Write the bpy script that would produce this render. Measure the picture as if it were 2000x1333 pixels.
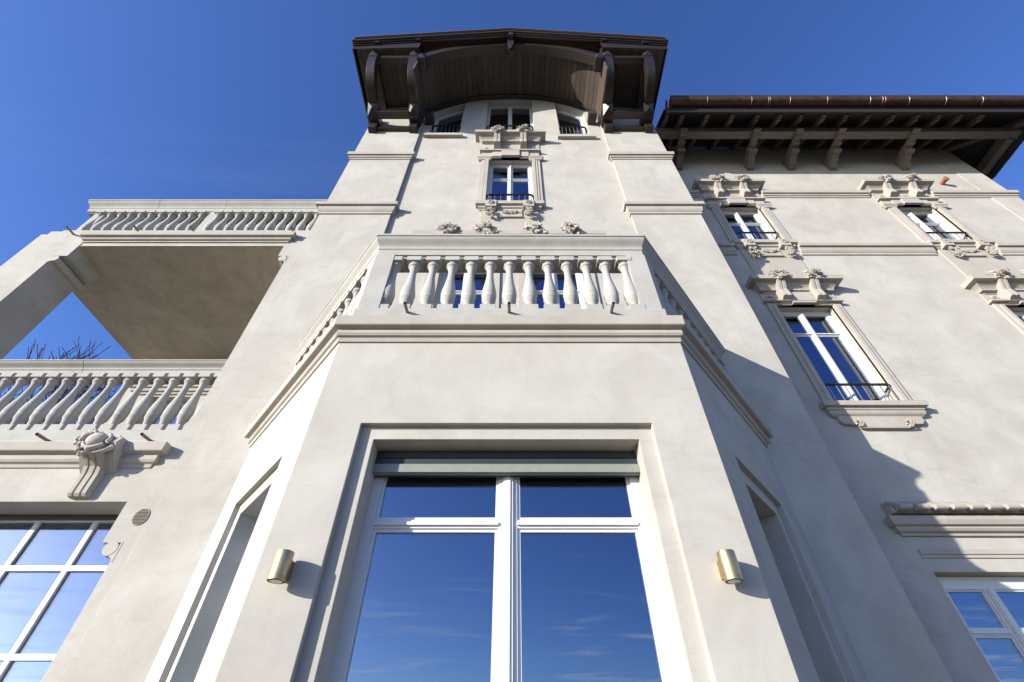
import bpy, bmesh, math, random
from mathutils import Vector, Matrix
for o in list(bpy.data.objects): bpy.data.objects.remove(o, do_unlink=True)
S = bpy.context.scene
COL = S.collection
random.seed(11)

# ------------------------------------------------------------------ camera
cam = bpy.data.cameras.new('camera'); camo = bpy.data.objects.new('camera', cam); COL.objects.link(camo)
cam.sensor_width = 36.0; cam.lens = 16.146; cam.shift_x = -0.0015
cam.clip_start = 0.05; cam.clip_end = 2000
camo.location = (0, 0, 1.6); camo.rotation_euler = (math.radians(134.1), 0, 0)
S.camera = camo
# ------------------------------------------------------------------ light
SUNV = Vector((-1.43, -1.0, 0.49)).normalized()          # towards the sun
SUN_EL = math.asin(SUNV.z); SUN_ROT = math.atan2(SUNV.x, SUNV.y)
w = bpy.data.worlds.new('World'); S.world = w; w.use_nodes = True
nt = w.node_tree; nt.nodes.clear()
N = nt.nodes.new; L = nt.links.new
out = N('ShaderNodeOutputWorld'); bg = N('ShaderNodeBackground'); sky = N('ShaderNodeTexSky')
sky.sky_type = 'NISHITA'; sky.sun_disc = False; sky.sun_elevation = SUN_EL; sky.sun_rotation = SUN_ROT
sky.altitude = 1500; sky.air_density = 1.0; sky.dust_density = 1.6; sky.ozone_density = 4.0
hs = N('ShaderNodeHueSaturation'); hs.inputs['Saturation'].default_value = 1.11; hs.inputs['Value'].default_value = 1.0
hs.inputs['Hue'].default_value = 0.515
L(sky.outputs[0], hs.inputs['Color'])
# thin cirrus, laid on a plane high above the place
tc = N('ShaderNodeTexCoord'); sep = N('ShaderNodeSeparateXYZ'); L(tc.outputs['Generated'], sep.inputs[0])
mx = N('ShaderNodeMath'); mx.operation = 'MAXIMUM'; L(sep.outputs['Z'], mx.inputs[0]); mx.inputs[1].default_value = 0.02
cmb = N('ShaderNodeCombineXYZ')
for i, ax in enumerate('XY'):
    d = N('ShaderNodeMath'); d.operation = 'DIVIDE'; L(sep.outputs[ax], d.inputs[0]); L(mx.outputs[0], d.inputs[1]); L(d.outputs[0], cmb.inputs[i])
mp = N('ShaderNodeMapping'); mp.inputs['Scale'].default_value = (0.30, 0.85, 1); mp.inputs['Rotation'].default_value = (0, 0, 0.25)
mp.inputs['Location'].default_value = (7.3, 4.2, 0)
L(cmb.outputs[0], mp.inputs[0])
nz = N('ShaderNodeTexNoise'); nz.inputs['Scale'].default_value = 2.1; nz.inputs['Detail'].default_value = 7; nz.inputs['Roughness'].default_value = 0.6
nz.inputs['Distortion'].default_value = 0.7
L(mp.outputs[0], nz.inputs['Vector'])
rp = N('ShaderNodeValToRGB'); rp.color_ramp.elements[0].position = 0.54; rp.color_ramp.elements[1].position = 0.76
rp.color_ramp.elements[0].color = (0, 0, 0, 1); rp.color_ramp.elements[1].color = (0.75, 0.75, 0.75, 1)
L(nz.outputs['Fac'], rp.inputs[0])
mix = N('ShaderNodeMixRGB'); mix.inputs[2].default_value = (5.2, 5.4, 5.8, 1)
lowm = N('ShaderNodeMapRange'); lowm.inputs['From Min'].default_value = 0.13; lowm.inputs['From Max'].default_value = 0.36
lowm.inputs['To Min'].default_value = 1.0; lowm.inputs['To Max'].default_value = 0.03; L(sep.outputs['Z'], lowm.inputs[0])
cm = N('ShaderNodeMath'); cm.operation = 'MULTIPLY'; L(rp.outputs[0], cm.inputs[0]); L(lowm.outputs[0], cm.inputs[1])
L(cm.outputs[0], mix.inputs[0]); L(hs.outputs[0], mix.inputs[1]); L(mix.outputs[0], bg.inputs['Color'])
bg.inputs['Strength'].default_value = 0.15
L(bg.outputs[0], out.inputs[0])
sd = bpy.data.lights.new('sun', 'SUN'); sd.energy = 4.65; sd.angle = math.radians(0.5); sd.color = (1.0, 0.945, 0.84)
so = bpy.data.objects.new('sun', sd); COL.objects.link(so); so.location = (-20, -14, 20)
so.rotation_euler = (-SUNV).to_track_quat('-Z', 'Y').to_euler()
S.view_settings.view_transform = 'Standard'; S.view_settings.look = 'None'; S.view_settings.exposure = 0.95
S.view_settings.gamma = 1.0; S.view_settings.use_curve_mapping = False
S.render.engine = 'CYCLES'; S.cycles.max_bounces = 8; S.cycles.diffuse_bounces = 4

# ------------------------------------------------------------------ materials
def new_mat(name):
    m = bpy.data.materials.new(name); m.use_nodes = True
    return m, m.node_tree.nodes, m.node_tree.links, m.node_tree.nodes['Principled BSDF']
def worldpos(n):
    return n.new('ShaderNodeNewGeometry').outputs['Position']
def noise(n, l, vec, scale, detail=4, rough=0.55, dist=0.0):
    t = n.new('ShaderNodeTexNoise'); t.inputs['Scale'].default_value = scale; t.inputs['Detail'].default_value = detail
    t.inputs['Roughness'].default_value = rough; t.inputs['Distortion'].default_value = dist
    l.new(vec, t.inputs['Vector']); return t.outputs['Fac']
def ramp(n, l, fac, stops):
    r = n.new('ShaderNodeValToRGB'); e = r.color_ramp.elements
    while len(e) < len(stops): e.new(0.5)
    for i, (p, c) in enumerate(stops): e[i].position = p; e[i].color = (*c, 1) if len(c) == 3 else c
    l.new(fac, r.inputs[0]); return r.outputs[0]
def mixc(n, l, fac, a, b, mode='MIX'):
    m = n.new('ShaderNodeMixRGB'); m.blend_type = mode
    for i, v in enumerate((fac, a, b)):
        if isinstance(v, (int, float)): m.inputs[i].default_value = v
        elif isinstance(v, tuple): m.inputs[i].default_value = (*v, 1)
        else: l.new(v, m.inputs[i])
    return m.outputs[0]
def bump(n, l, b, h, strength, dist, bevel=0.0):
    bp = n.new('ShaderNodeBump'); bp.inputs['Strength'].default_value = strength; bp.inputs['Distance'].default_value = dist
    l.new(h, bp.inputs['Height'])
    if bevel:
        bv = n.new('ShaderNodeBevel'); bv.samples = 3; bv.inputs['Radius'].default_value = bevel
        l.new(bv.outputs[0], bp.inputs['Normal'])
    l.new(bp.outputs[0], b.inputs['Normal'])
def mineral(name, lo, hi, tint, mottle=1.1, grain=90, bstr=0.35, bdist=0.004, bevel=0.008, streak=0.25, pits=0.0, rough=0.9, smear=0.0):
    m, n, l, b = new_mat(name)
    p = worldpos(n)
    big = noise(n, l, p, mottle, 6, 0.62, 0.6)
    c = ramp(n, l, big, [(0.30, lo), (0.70, hi)])
    mp = n.new('ShaderNodeMapping'); mp.inputs['Scale'].default_value = (2.1, 2.1, 0.9); l.new(p, mp.inputs[0])
    st = noise(n, l, mp.outputs[0], 2.3, 5, 0.65, 1.2)
    c = mixc(n, l, ramp(n, l, st, [(0.48, (0, 0, 0)), (0.75, (streak,) * 3)]), c, tint)
    if smear:                                            # faint level trowel smears
        mq = n.new('ShaderNodeMapping'); mq.inputs['Scale'].default_value = (1.6, 1.6, 5.5); mq.inputs['Rotation'].default_value = (0.12, 0.10, 0); l.new(p, mq.inputs[0])
        sm_ = noise(n, l, mq.outputs[0], 2.2, 5, 0.6, 0.8)
        patch_ = ramp(n, l, noise(n, l, p, 0.9, 2), [(0.42, (0, 0, 0)), (0.62, (1, 1, 1))])
        f_ = mixc(n, l, 1.0, ramp(n, l, sm_, [(0.54, (0, 0, 0)), (0.70, (smear,) * 3)]), patch_, 'MULTIPLY')
        c = mixc(n, l, f_, c, tuple(x * 0.88 for x in tint))
    fine = noise(n, l, p, grain, 3, 0.6)
    c = mixc(n, l, 0.10, c, fine, 'OVERLAY')
    h = fine
    if pits:
        v = n.new('ShaderNodeTexNoise'); v.inputs['Scale'].default_value = 75; v.inputs['Detail'].default_value = 2; l.new(p, v.inputs['Vector'])
        patch = ramp(n, l, noise(n, l, p, 5, 3), [(0.42, (0, 0, 0)), (0.62, (1, 1, 1))])
        pit = ramp(n, l, v.outputs['Fac'], [(0.66, (0, 0, 0)), (0.72, (1, 1, 1))])
        pm = mixc(n, l, 1.0, pit, patch, 'MULTIPLY')
        c = mixc(n, l, mixc(n, l, 1.0, pm, (pits,) * 3, 'MULTIPLY'), c, (0.22, 0.21, 0.20))
    med = noise(n, l, p, grain * 0.12, 4, 0.6)
    h = mixc(n, l, 0.5, fine, med)
    l.new(c, b.inputs['Base Color']); b.inputs['Roughness'].default_value = rough
    b.inputs['Specular IOR Level'].default_value = 0.25
    bump(n, l, b, h, bstr, bdist, bevel)
    return m
def simple(name, col, rough=0.5, metal=0.0, vary=0.0, scale=30, bstr=0.0, spec=0.5, bevel=0.0):
    m, n, l, b = new_mat(name)
    p = worldpos(n); f = noise(n, l, p, scale, 4, 0.6)
    a = tuple(max(0, x * (1 - vary)) for x in col); z = tuple(min(1, x * (1 + vary)) for x in col)
    l.new(ramp(n, l, f, [(0.3, a), (0.7, z)]), b.inputs['Base Color'])
    b.inputs['Roughness'].default_value = rough; b.inputs['Metallic'].default_value = metal; b.inputs['Specular IOR Level'].default_value = spec
    if bstr or bevel: bump(n, l, b, f, bstr, 0.003, bevel)
    return m
def wood(name, col, worn, wornfac=0.5, axis=(1, 1, 14), rough=0.42):
    m, n, l, b = new_mat(name)
    co = n.new('ShaderNodeTexCoord').outputs['Object']
    p = worldpos(n)
    mp = n.new('ShaderNodeMapping'); mp.inputs['Scale'].default_value = axis; l.new(p, mp.inputs[0])
    g = noise(n, l, mp.outputs[0], 3.0, 6, 0.7, 1.0)
    oi = n.new('ShaderNodeObjectInfo')
    c = ramp(n, l, g, [(0.25, tuple(x * 0.55 for x in col)), (0.75, tuple(x * 1.5 for x in col))])
    c = mixc(n, l, 0.45, c, ramp(n, l, oi.outputs['Random'], [(0, (0.25,) * 3), (1, (0.85,) * 3)]), 'OVERLAY')
    wn = noise(n, l, p, 26, 6, 0.75)
    wf = ramp(n, l, wn, [(0.60, (0, 0, 0)), (0.72, (wornfac,) * 3)])
    c = mixc(n, l, wf, c, worn)
    l.new(c, b.inputs['Base Color']); b.inputs['Roughness'].default_value = rough
    bump(n, l, b, g, 0.3, 0.004, 0.006)
    return m

M = {}
M['stucco'] = mineral('lime_stucco', (0.340, 0.321, 0.287), (0.430, 0.412, 0.377), (0.302, 0.283, 0.250), mottle=1.6, streak=0.30, smear=0.30)
M['stone'] = mineral('moulded_stone', (0.325, 0.298, 0.264), (0.390, 0.364, 0.328), (0.285, 0.260, 0.228), mottle=2.0, bevel=0.006)
M['concrete'] = mineral('cast_stone', (0.322, 0.312, 0.287), (0.388, 0.379, 0.354), (0.25, 0.241, 0.22), mottle=2.5, grain=120, bstr=0.5, pits=0.7, bevel=0.006)
M['soffit'] = mineral('soffit_plaster', (0.345, 0.305, 0.243), (0.46, 0.415, 0.342), (0.29, 0.253, 0.20), mottle=1.7, streak=0.55)
M['carved'] = mineral('carved_stone', (0.36, 0.328, 0.295), (0.43, 0.40, 0.365), (0.32, 0.29, 0.26), mottle=6, grain=60, bstr=0.6, bevel=0.0)
M['wood'] = wood('dark_stained_beam', (0.018, 0.0125, 0.0105), (0.11, 0.09, 0.082), 0.35)
M['plank'] = wood('dark_brown_board', (0.050, 0.036, 0.028), (0.08, 0.06, 0.048), 0.25, axis=(9, 0.8, 9), rough=0.6)
M['eaveboard'] = wood('dark_eave_board', (0.014, 0.011, 0.0095), (0.05, 0.04, 0.034), 0.2, axis=(0.8, 9, 9), rough=0.6)
M['eavebeam'] = wood('worn_bounce_lit_beam', (0.125, 0.104, 0.088), (0.20, 0.178, 0.16), 0.4, axis=(1, 8, 8), rough=0.55)  # brown lightened to carry reflected light under the eave, plus worn specks
M['roof'] = simple('roof_tile', (0.16, 0.085, 0.06), 0.8, 0, 0.3, 12, 0.4)
M['copper'] = simple('aged_copper', (0.085, 0.043, 0.034), 0.5, 0.5, 0.35, 9, 0.15)
M['clip'] = simple('gutter_clip_metal', (0.32, 0.22, 0.19), 0.4, 0.7, 0.2, 30)
M['white'] = simple('white_lacquer', (0.56, 0.565, 0.58), 0.3, 0, 0.02, 20)
M['headshade'] = simple('head_shade_dark', (0.03, 0.03, 0.035), 0.5, 0, 0.1, 20)  # dark colour for the painted shadow at the gridded window's head
M['iron'] = simple('black_iron', (0.018, 0.018, 0.02), 0.38, 0.3, 0.2, 40)
M['ironlit'] = simple('sunlit_iron_bar', (0.22, 0.22, 0.23), 0.35, 0.6, 0.2, 40)  # same iron as above, light on the bars painted as a paler grey
M['brass'] = simple('brushed_brass', (0.47, 0.36, 0.20), 0.46, 1.0, 0.06, 60)
M['lens'] = simple('frosted_lens', (0.6, 0.58, 0.53), 0.3, 0, 0.03, 20)
M['shutter'] = simple('grey_green_shutter', (0.21, 0.222, 0.192), 0.45, 0, 0.05, 20)
M['shutterdark'] = simple('dark_green_slat', (0.026, 0.032, 0.032), 0.45, 0, 0.1, 20)
M['terracotta'] = simple('terracotta', (0.26, 0.105, 0.06), 0.8, 0, 0.2, 20, 0.2)
M['steel'] = simple('dull_steel_pipe', (0.20, 0.17, 0.15), 0.38, 0.8, 0.3, 50)
M['grille'] = simple('grille_slat', (0.16, 0.12, 0.115), 0.5, 0, 0.2, 50)
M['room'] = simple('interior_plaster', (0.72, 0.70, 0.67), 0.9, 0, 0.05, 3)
M['roommid'] = simple('shade_tinted_ceiling', (0.17, 0.165, 0.155), 0.9, 0, 0.05, 3)  # pale ceiling, its dimness put into a mid grey
M['roomdark'] = simple('shade_tinted_plaster', (0.06, 0.056, 0.05), 0.9, 0, 0.1, 3)  # darkness of the rooms put into the plaster colour
M['roomblack'] = simple('shade_black_interior', (0.012, 0.012, 0.012), 0.9, 0, 0.1, 3)  # near-black colour in place of shade, so no sun patch shows inside
M['curtain'] = simple('beige_curtain', (0.36, 0.285, 0.235), 0.9, 0, 0.08, 3)
M['bark'] = simple('grey_bark', (0.045, 0.036, 0.033), 0.9, 0, 0.35, 14, 0.5)
m, n, l, b = new_mat('window_glass')
n.remove(b)
gl = n.new('ShaderNodeBsdfGlossy'); gl.inputs['Roughness'].default_value = 0.0; gl.inputs['Color'].default_value = (0.74, 0.82, 1.0, 1)
tr = n.new('ShaderNodeBsdfTransparent'); tr.inputs['Color'].default_value = (0.84, 0.88, 0.87, 1)
fr = n.new('ShaderNodeFresnel'); fr.inputs['IOR'].default_value = 1.7
mr = n.new('ShaderNodeMapRange'); mr.inputs['To Min'].default_value = 0.13; mr.inputs['To Max'].default_value = 0.9
wv = noise(n, l, worldpos(n), 1.6, 1, 0.4)
bp = n.new('ShaderNodeBump'); bp.inputs['Strength'].default_value = 0.05; bp.inputs['Distance'].default_value = 0.02
l.new(wv, bp.inputs['Height']); l.new(bp.outputs[0], gl.inputs['Normal'])
l.new(fr.outputs[0], mr.inputs[0])
ms = n.new('ShaderNodeMixShader'); l.new(mr.outputs[0], ms.inputs[0]); l.new(tr.outputs[0], ms.inputs[1]); l.new(gl.outputs[0], ms.inputs[2])
l.new(ms.outputs[0], n['Material Output'].inputs[0])
M['glass'] = m
m, n, l, b = new_mat('pale_gravel')
p = worldpos(n)
vo = n.new('ShaderNodeTexVoronoi'); vo.inputs['Scale'].default_value = 45; l.new(p, vo.inputs['Vector'])
c = ramp(n, l, noise(n, l, p, 0.5, 5), [(0.3, (0.118, 0.098, 0.064)), (0.7, (0.172, 0.145, 0.10))])
c = mixc(n, l, 0.35, c, vo.outputs['Color'], 'OVERLAY')
l.new(c, b.inputs['Base Color']); b.inputs['Roughness'].default_value = 0.95
bump(n, l, b, vo.outputs['Distance'], 0.6, 0.02)
M['gravel'] = m

# ------------------------------------------------------------------ mesh helpers
class MB:
    def __init__(s): s.v = []; s.f = []
    def add(s, vs, fs):
        o = len(s.v); s.v += [tuple(v) for v in vs]; s.f += [tuple(i + o for i in f) for f in fs]; return s
    def box(s, x0, x1, y0, y1, z0, z1):
        return s.add([(x0, y0, z0), (x1, y0, z0), (x1, y1, z0), (x0, y1, z0), (x0, y0, z1), (x1, y0, z1), (x1, y1, z1), (x0, y1, z1)],
                     [(0, 3, 2, 1), (4, 5, 6, 7), (0, 1, 5, 4), (1, 2, 6, 5), (2, 3, 7, 6), (3, 0, 4, 7)])
    def prism(s, poly, a0, a1, axis='X'):
        # poly: 2D outline; extruded from a0 to a1 along axis. X: (y,z)  Y: (x,z)  Z: (x,y)
        def P(q, a):
            return (a, q[0], q[1]) if axis == 'X' else (q[0], a, q[1]) if axis == 'Y' else (q[0], q[1], a)
        k = len(poly)
        vs = [P(q, a0) for q in poly] + [P(q, a1) for q in poly]
        fs = [tuple(range(k))[::-1], tuple(range(k, 2 * k))] + [(i, (i + 1) % k, k + (i + 1) % k, k + i) for i in range(k)]
        return s.add(vs, fs)
    def sweep(s, prof, path, cap=True):
        # prof: closed outline (projection, z); path: polyline (x, y), outward side is to its right
        n = len(path); k = len(prof); rings = []
        nr = []
        for i in range(n - 1):
            d = Vector((path[i + 1][0] - path[i][0], path[i + 1][1] - path[i][1])).normalized(); nr.append(Vector((d.y, -d.x)))
        for i in range(n):
            if i == 0: m_ = nr[0]
            elif i == n - 1: m_ = nr[-1]
            else: m_ = (nr[i - 1] + nr[i]) / (1 + nr[i - 1].dot(nr[i]))
            rings.append([(path[i][0] + m_.x * q[0], path[i][1] + m_.y * q[0], q[1]) for q in prof])
        vs = [v for r in rings for v in r]; fs = []
        for i in range(n - 1):
            for j in range(k):
                fs.append((i * k + j, i * k + (j + 1) % k, (i + 1) * k + (j + 1) % k, (i + 1) * k + j))
        if cap: fs += [tuple(range(k)), tuple(range((n - 1) * k, n * k))[::-1]]
        return s.add(vs, fs)
    def lathe(s, prof, c=(0, 0, 0), n=16):
        k = len(prof); vs = []; fs = []
        for i in range(n):
            a = 2 * math.pi * i / n
            vs += [(c[0] + r * math.cos(a), c[1] + r * math.sin(a), c[2] + z) for r, z in prof]
        for i in range(n):
            j = (i + 1) % n
            fs += [(i * k + q, j * k + q, j * k + q + 1, i * k + q + 1) for q in range(k - 1)]
        fs += [tuple(i * k for i in range(n))[::-1], tuple(i * k + k - 1 for i in range(n))]
        return s.add(vs, fs)
    def tube(s, pts, r, n=8, cap=True):
        pts = [Vector(p) for p in pts]; rr = r if isinstance(r, (list, tuple)) else [r] * len(pts)
        vs = []; fs = []; k = len(pts)
        for i, p in enumerate(pts):
            d = (pts[min(i + 1, k - 1)] - pts[max(i - 1, 0)]).normalized()
            up = Vector((0, 0, 1)) if abs(d.z) < 0.9 else Vector((1, 0, 0))
            a = d.cross(up).normalized(); b_ = a.cross(d)
            vs += [p + (a * math.cos(2 * math.pi * j / n) + b_ * math.sin(2 * math.pi * j / n)) * rr[i] for j in range(n)]
        for i in range(k - 1):
            fs += [(i * n + j, i * n + (j + 1) % n, (i + 1) * n + (j + 1) % n, (i + 1) * n + j) for j in range(n)]
        if cap: fs += [tuple(range(n))[::-1], tuple(range((k - 1) * n, k * n))]
        return s.add(vs, fs)
    def bar(s, p0, p1, wd, h, up=(0, 0, 1)):
        p0 = Vector(p0); p1 = Vector(p1); d = (p1 - p0).normalized(); a = d.cross(Vector(up)).normalized() * (wd / 2); b_ = a.cross(d).normalized() * (h / 2)
        vs = [p + sa * a + sb * b_ for p in (p0, p1) for sa, sb in ((-1, -1), (1, -1), (1, 1), (-1, 1))]
        return s.add(vs, [(0, 1, 2, 3), (7, 6, 5, 4), (0, 4, 5, 1), (1, 5, 6, 2), (2, 6, 7, 3), (3, 7, 4, 0)])
    def wall(s, x0, x1, z0, z1, y, holes=(), depth=0.17, back=None):
        # a wall facing -Y with rectangular holes (hx0,hx1,hz0,hz1[,depth]) and their reveals
        xs = sorted({x0, x1, *[h[i] for h in holes for i in (0, 1)]}); zs = sorted({z0, z1, *[h[i] for h in holes for i in (2, 3)]})
        for yy in ([y] if back is None else [y, back]):
            for i in range(len(xs) - 1):
                for j in range(len(zs) - 1):
                    cx = (xs[i] + xs[i + 1]) / 2; cz = (zs[j] + zs[j + 1]) / 2
                    if cx < x0 or cx > x1 or any(h[0] < cx < h[1] and h[2] < cz < h[3] for h in holes): continue
                    s.add([(xs[i], yy, zs[j]), (xs[i + 1], yy, zs[j]), (xs[i + 1], yy, zs[j + 1]), (xs[i], yy, zs[j + 1])], [(0, 1, 2, 3)])
        for h in holes:
            d = h[4] if len(h) > 4 else depth
            a, b_, c, e = h[:4]; Y2 = y + d
            s.add([(a, y, c), (a, y, e), (a, Y2, e), (a, Y2, c)], [(0, 1, 2, 3)])
            s.add([(b_, y, c), (b_, Y2, c), (b_, Y2, e), (b_, y, e)], [(0, 1, 2, 3)])
            s.add([(a, y, e), (b_, y, e), (b_, Y2, e), (a, Y2, e)], [(0, 1, 2, 3)])
            s.add([(a, y, c), (a, Y2, c), (b_, Y2, c), (b_, y, c)], [(0, 1, 2, 3)])
        return s
    def mesh(s, name, mat, smooth=None, merge=True):
        me = bpy.data.meshes.new(name); me.from_pydata(s.v, [], s.f)
        bm = bmesh.new(); bm.from_mesh(me)
        if merge: bmesh.ops.remove_doubles(bm, verts=bm.verts, dist=1e-5)
        bmesh.ops.recalc_face_normals(bm, faces=bm.faces); bm.to_mesh(me); bm.free()
        me.materials.append(M[mat])
        if smooth is not None:
            for p_ in me.polygons: p_.use_smooth = True
            try: me.set_sharp_from_angle(angle=math.radians(smooth))
            except Exception: pass
        return me
    def build(s, name, mat, parent=None, smooth=None, label=None, merge=True):
        return place(name, s.mesh(name, mat, smooth, merge), parent, label=label)
def place(name, me, parent=None, loc=(0, 0, 0), rot=(0, 0, 0), scale=(1, 1, 1), label=None):
    o = bpy.data.objects.new(name, me); COL.objects.link(o); o.parent = parent
    o.location = loc; o.rotation_euler = rot; o.scale = scale
    if label: o['label'] = label
    return o
def thing(name, label, cat, loc=(0, 0, 0), group=None):
    o = bpy.data.objects.new(name, None); COL.objects.link(o); o.location = loc; o.empty_display_size = 0.2
    o['label'] = label; o['category'] = cat
    if group: o['group'] = group
    return o

# ------------------------------------------------------------------ ground
g = MB(); R_ = 600
g.add([(-R_, -R_, 0), (R_, -R_, 0), (R_, R_, 0), (-R_, R_, 0)], [(0, 1, 2, 3)])
go = g.build('ground', 'gravel'); go['kind'] = 'structure'

villa = thing('villa', 'pale grey stucco villa with tower, balustraded bay window and dark timber eaves', 'building')
V = villa
YT, YC, YB, YW, YL = 4.15, 4.21, 2.60, 5.00, 4.17       # tower, tower panel, bay, wing, loggia front planes
XL, XR = -3.33, 3.22                                     # tower sides
AX = -0.065                                              # tower axis

# ------------------------------------------------------------------ tower walls
def solid_sides(mb, x0, x1, y0, y1, z0, z1):             # three blind sides of a block
    mb.add([(x0, y0, z0), (x0, y0, z1), (x0, y1, z1), (x0, y1, z0)], [(0, 1, 2, 3)])
    mb.add([(x1, y0, z0), (x1, y1, z0), (x1, y1, z1), (x1, y0, z1)], [(0, 1, 2, 3)])
    mb.add([(x0, y1, z0), (x0, y1, z1), (x1, y1, z1), (x1, y1, z0)], [(0, 1, 2, 3)])
PLX, PRX = -2.11, 2.02
att = [(-1.92, -1.225, 12.10, 14.60, 0.22), (-0.65, 0.475, 12.10, 14.60, 0.22), (1.055, 1.72, 12.02, 14.60, 0.22)]
midw = (-0.50, 0.38, 9.05, 10.93, 0.17)
french = [(-1.10, -0.30, 4.45, 7.36, 0.17), (0.17, 1.03, 4.45, 7.36, 0.17)]
t = MB()
t.wall(PLX, PRX, 4.3, 14.9, YC, att + [midw] + french)
t.box(XL, PLX, YT, YT + 0.4, 0, 14.35).box(PRX, XR, YT, YT + 0.4, 0, 14.35)
solid_sides(t, XL, XR, YT + 0.3, 9.2, 0, 14.3)
t.build('tower_wall', 'stucco', V)
# interior behind the tower windows
r = MB()
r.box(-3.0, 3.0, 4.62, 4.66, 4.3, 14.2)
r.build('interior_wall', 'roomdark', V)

def string_prof(z, kind):
    if kind == 1: return [(-0.02, z - 0.21), (0.016, z - 0.21), (0.02, z - 0.165), (0.038, z - 0.16), (0.042, z - 0.105), (0.072, z - 0.10), (0.078, z), (-0.02, z + 0.02)]
    return [(-0.02, z - 0.27), (0.02, z - 0.27), (0.022, z - 0.215), (0.03, z - 0.21), (0.05, z - 0.165), (0.055, z - 0.115), (0.06, z - 0.085), (0.095, z - 0.08), (0.10, z), (-0.02, z + 0.025)]
for z_, k_ in ((10.98, 1), (8.92, 2)):
    MB().sweep(string_prof(z_, k_), [(XL, YT + 0.35), (XL, YT), (PLX, YT), (PLX, YC)]).build('string_course', 'stone', V)
    MB().sweep(string_prof(z_, k_), [(PRX, YC), (PRX, YT), (XR, YT), (XR, YW)]).build('string_course', 'stone', V)

# ------------------------------------------------------------------ bay
BL, BR = (-1.37, YB), (1.31, YB)                         # front corners
EL, ER = (-2.70, YT), (2.60, YT)                         # where the chamfers meet the tower
PATH = [EL, BL, BR, ER]
def extend(p, k=0.25):
    a, b_ = Vector(p[0]), Vector(p[1]); c, d = Vector(p[-1]), Vector(p[-2])
    return [tuple(a + (a - b_).normalized() * k)] + list(p[1:-1]) + [tuple(c + (c - d).normalized() * k)]
BPL, BPR, BPEL, BPER = (-1.300, 2.581), (1.243, 2.590), (-2.615, 4.16), (2.525, 4.16)   # balustrade line
BPATH = [BPEL, BPL, BPR, BPER]
def chamfer(side):
    a, b_ = (Vector(BL), Vector(EL)) if side < 0 else (Vector(BR), Vector(ER))
    d = (b_ - a).normalized(); n_ = Vector((-d.y, d.x)) if side < 0 else Vector((d.y, -d.x))
    if n_.y > 0: n_ = -n_
    return a, d, n_, (b_ - a).length
bay = MB()
fo = (-1.025, 0.928, 0.35, 3.352, 0.045)
bay.wall(BL[0], BR[0], 0, 4.35, YB, [fo])
bay.wall(fo[0] - 0.0, fo[1] + 0.0, 0.35, 3.352, YB + 0.045, [(-0.930, 0.834, 0.40, 3.254, 0.20)])
for sd_ in (-1, 1):
    a, d, n_, ln = chamfer(sd_)
    def W(s_, z_, off): q = a + d * s_ - n_ * off; return (q.x, q.y, z_)
    def lay(off, s0, s1, z0, z1, hole, depth):
        ss = [s0, hole[0], hole[1], s1]; zz = [z0, hole[2], hole[3], z1]
        for i in range(3):
            for j in range(3):
                if i == 1 and j == 1: continue
                if ss[i + 1] - ss[i] < 1e-6 or zz[j + 1] - zz[j] < 1e-6: continue
                bay.add([W(ss[i], zz[j], off), W(ss[i + 1], zz[j], off), W(ss[i + 1], zz[j + 1], off), W(ss[i], zz[j + 1], off)], [(0, 1, 2, 3)])
        s0, s1, z0, z1 = hole
        for A, B in (((s0, z0), (s0, z1)), ((s0, z1), (s1, z1)), ((s1, z1), (s1, z0)), ((s1, z0), (s0, z0))):
            bay.add([W(*A, off), W(*B, off), W(*B, off + depth), W(*A, off + depth)], [(0, 1, 2, 3)])
    lay(0, 0, ln, 0, 4.35, (0.43, 1.47, 0.35, 3.30), 0.04)
    lay(0.04, 0.43, 1.47, 0.35, 3.30, (0.58, 1.33, 0.40, 3.18), 0.26)
bay.build('bay_wall', 'stucco', V)
bf = MB(); bf.prism([(EL[0], EL[1] + 0.2), EL, BL, BR, ER, (ER[0], ER[1] + 0.2)], 4.30, 4.40, 'Z'); bf.build('balcony_floor', 'concrete', V)
# room behind the big window
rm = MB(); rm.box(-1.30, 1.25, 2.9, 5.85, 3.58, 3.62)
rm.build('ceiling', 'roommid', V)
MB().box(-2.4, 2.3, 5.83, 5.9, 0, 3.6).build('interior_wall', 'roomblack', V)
# cornice of the bay
cp = [(-0.03, 4.10), (0.012, 4.10), (0.018, 4.128), (0.022, 4.138), (0.038, 4.145), (0.050, 4.165), (0.048, 4.188), (0.044, 4.205), (0.085, 4.215), (0.092, 4.222), (0.096, 4.315), (0.085, 4.325), (-0.03, 4.345)]
MB().sweep(cp, extend(PATH)).build('bay_cornice', 'stone', V)

# ------------------------------------------------------------------ balusters
def baluster_mesh(h, blk=0.062):
    k = (h - blk) / (0.745 - 0.062); mb = MB()
    mb.box(-0.066, 0.066, -0.066, 0.066, 0, blk)
    pr = [(0.036, 0.060), (0.036, 0.075), (0.038, 0.10), (0.046, 0.14), (0.060, 0.165), (0.061, 0.175), (0.057, 0.18), (0.062, 0.187), (0.062, 0.196), (0.060, 0.202), (0.066, 0.235), (0.0655, 0.265), (0.060, 0.31), (0.050, 0.37), (0.041, 0.43),
          (0.034, 0.49), (0.031, 0.55), (0.032, 0.585), (0.038, 0.615), (0.044, 0.628), (0.044, 0.635), (0.050, 0.638), (0.056, 0.65), (0.055, 0.664), (0.050, 0.676), (0.056, 0.68), (0.056, 0.69)]
    mb.lathe([(r_, blk + (z_ - 0.062) * k) for r_, z_ in pr], n=20)
    mb.box(-0.067, 0.067, -0.067, 0.067, h - 0.057 * k, h)
    return mb.mesh('baluster', 'concrete', 38)
BAL = baluster_mesh(0.745); BALS = baluster_mesh(0.70)
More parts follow.
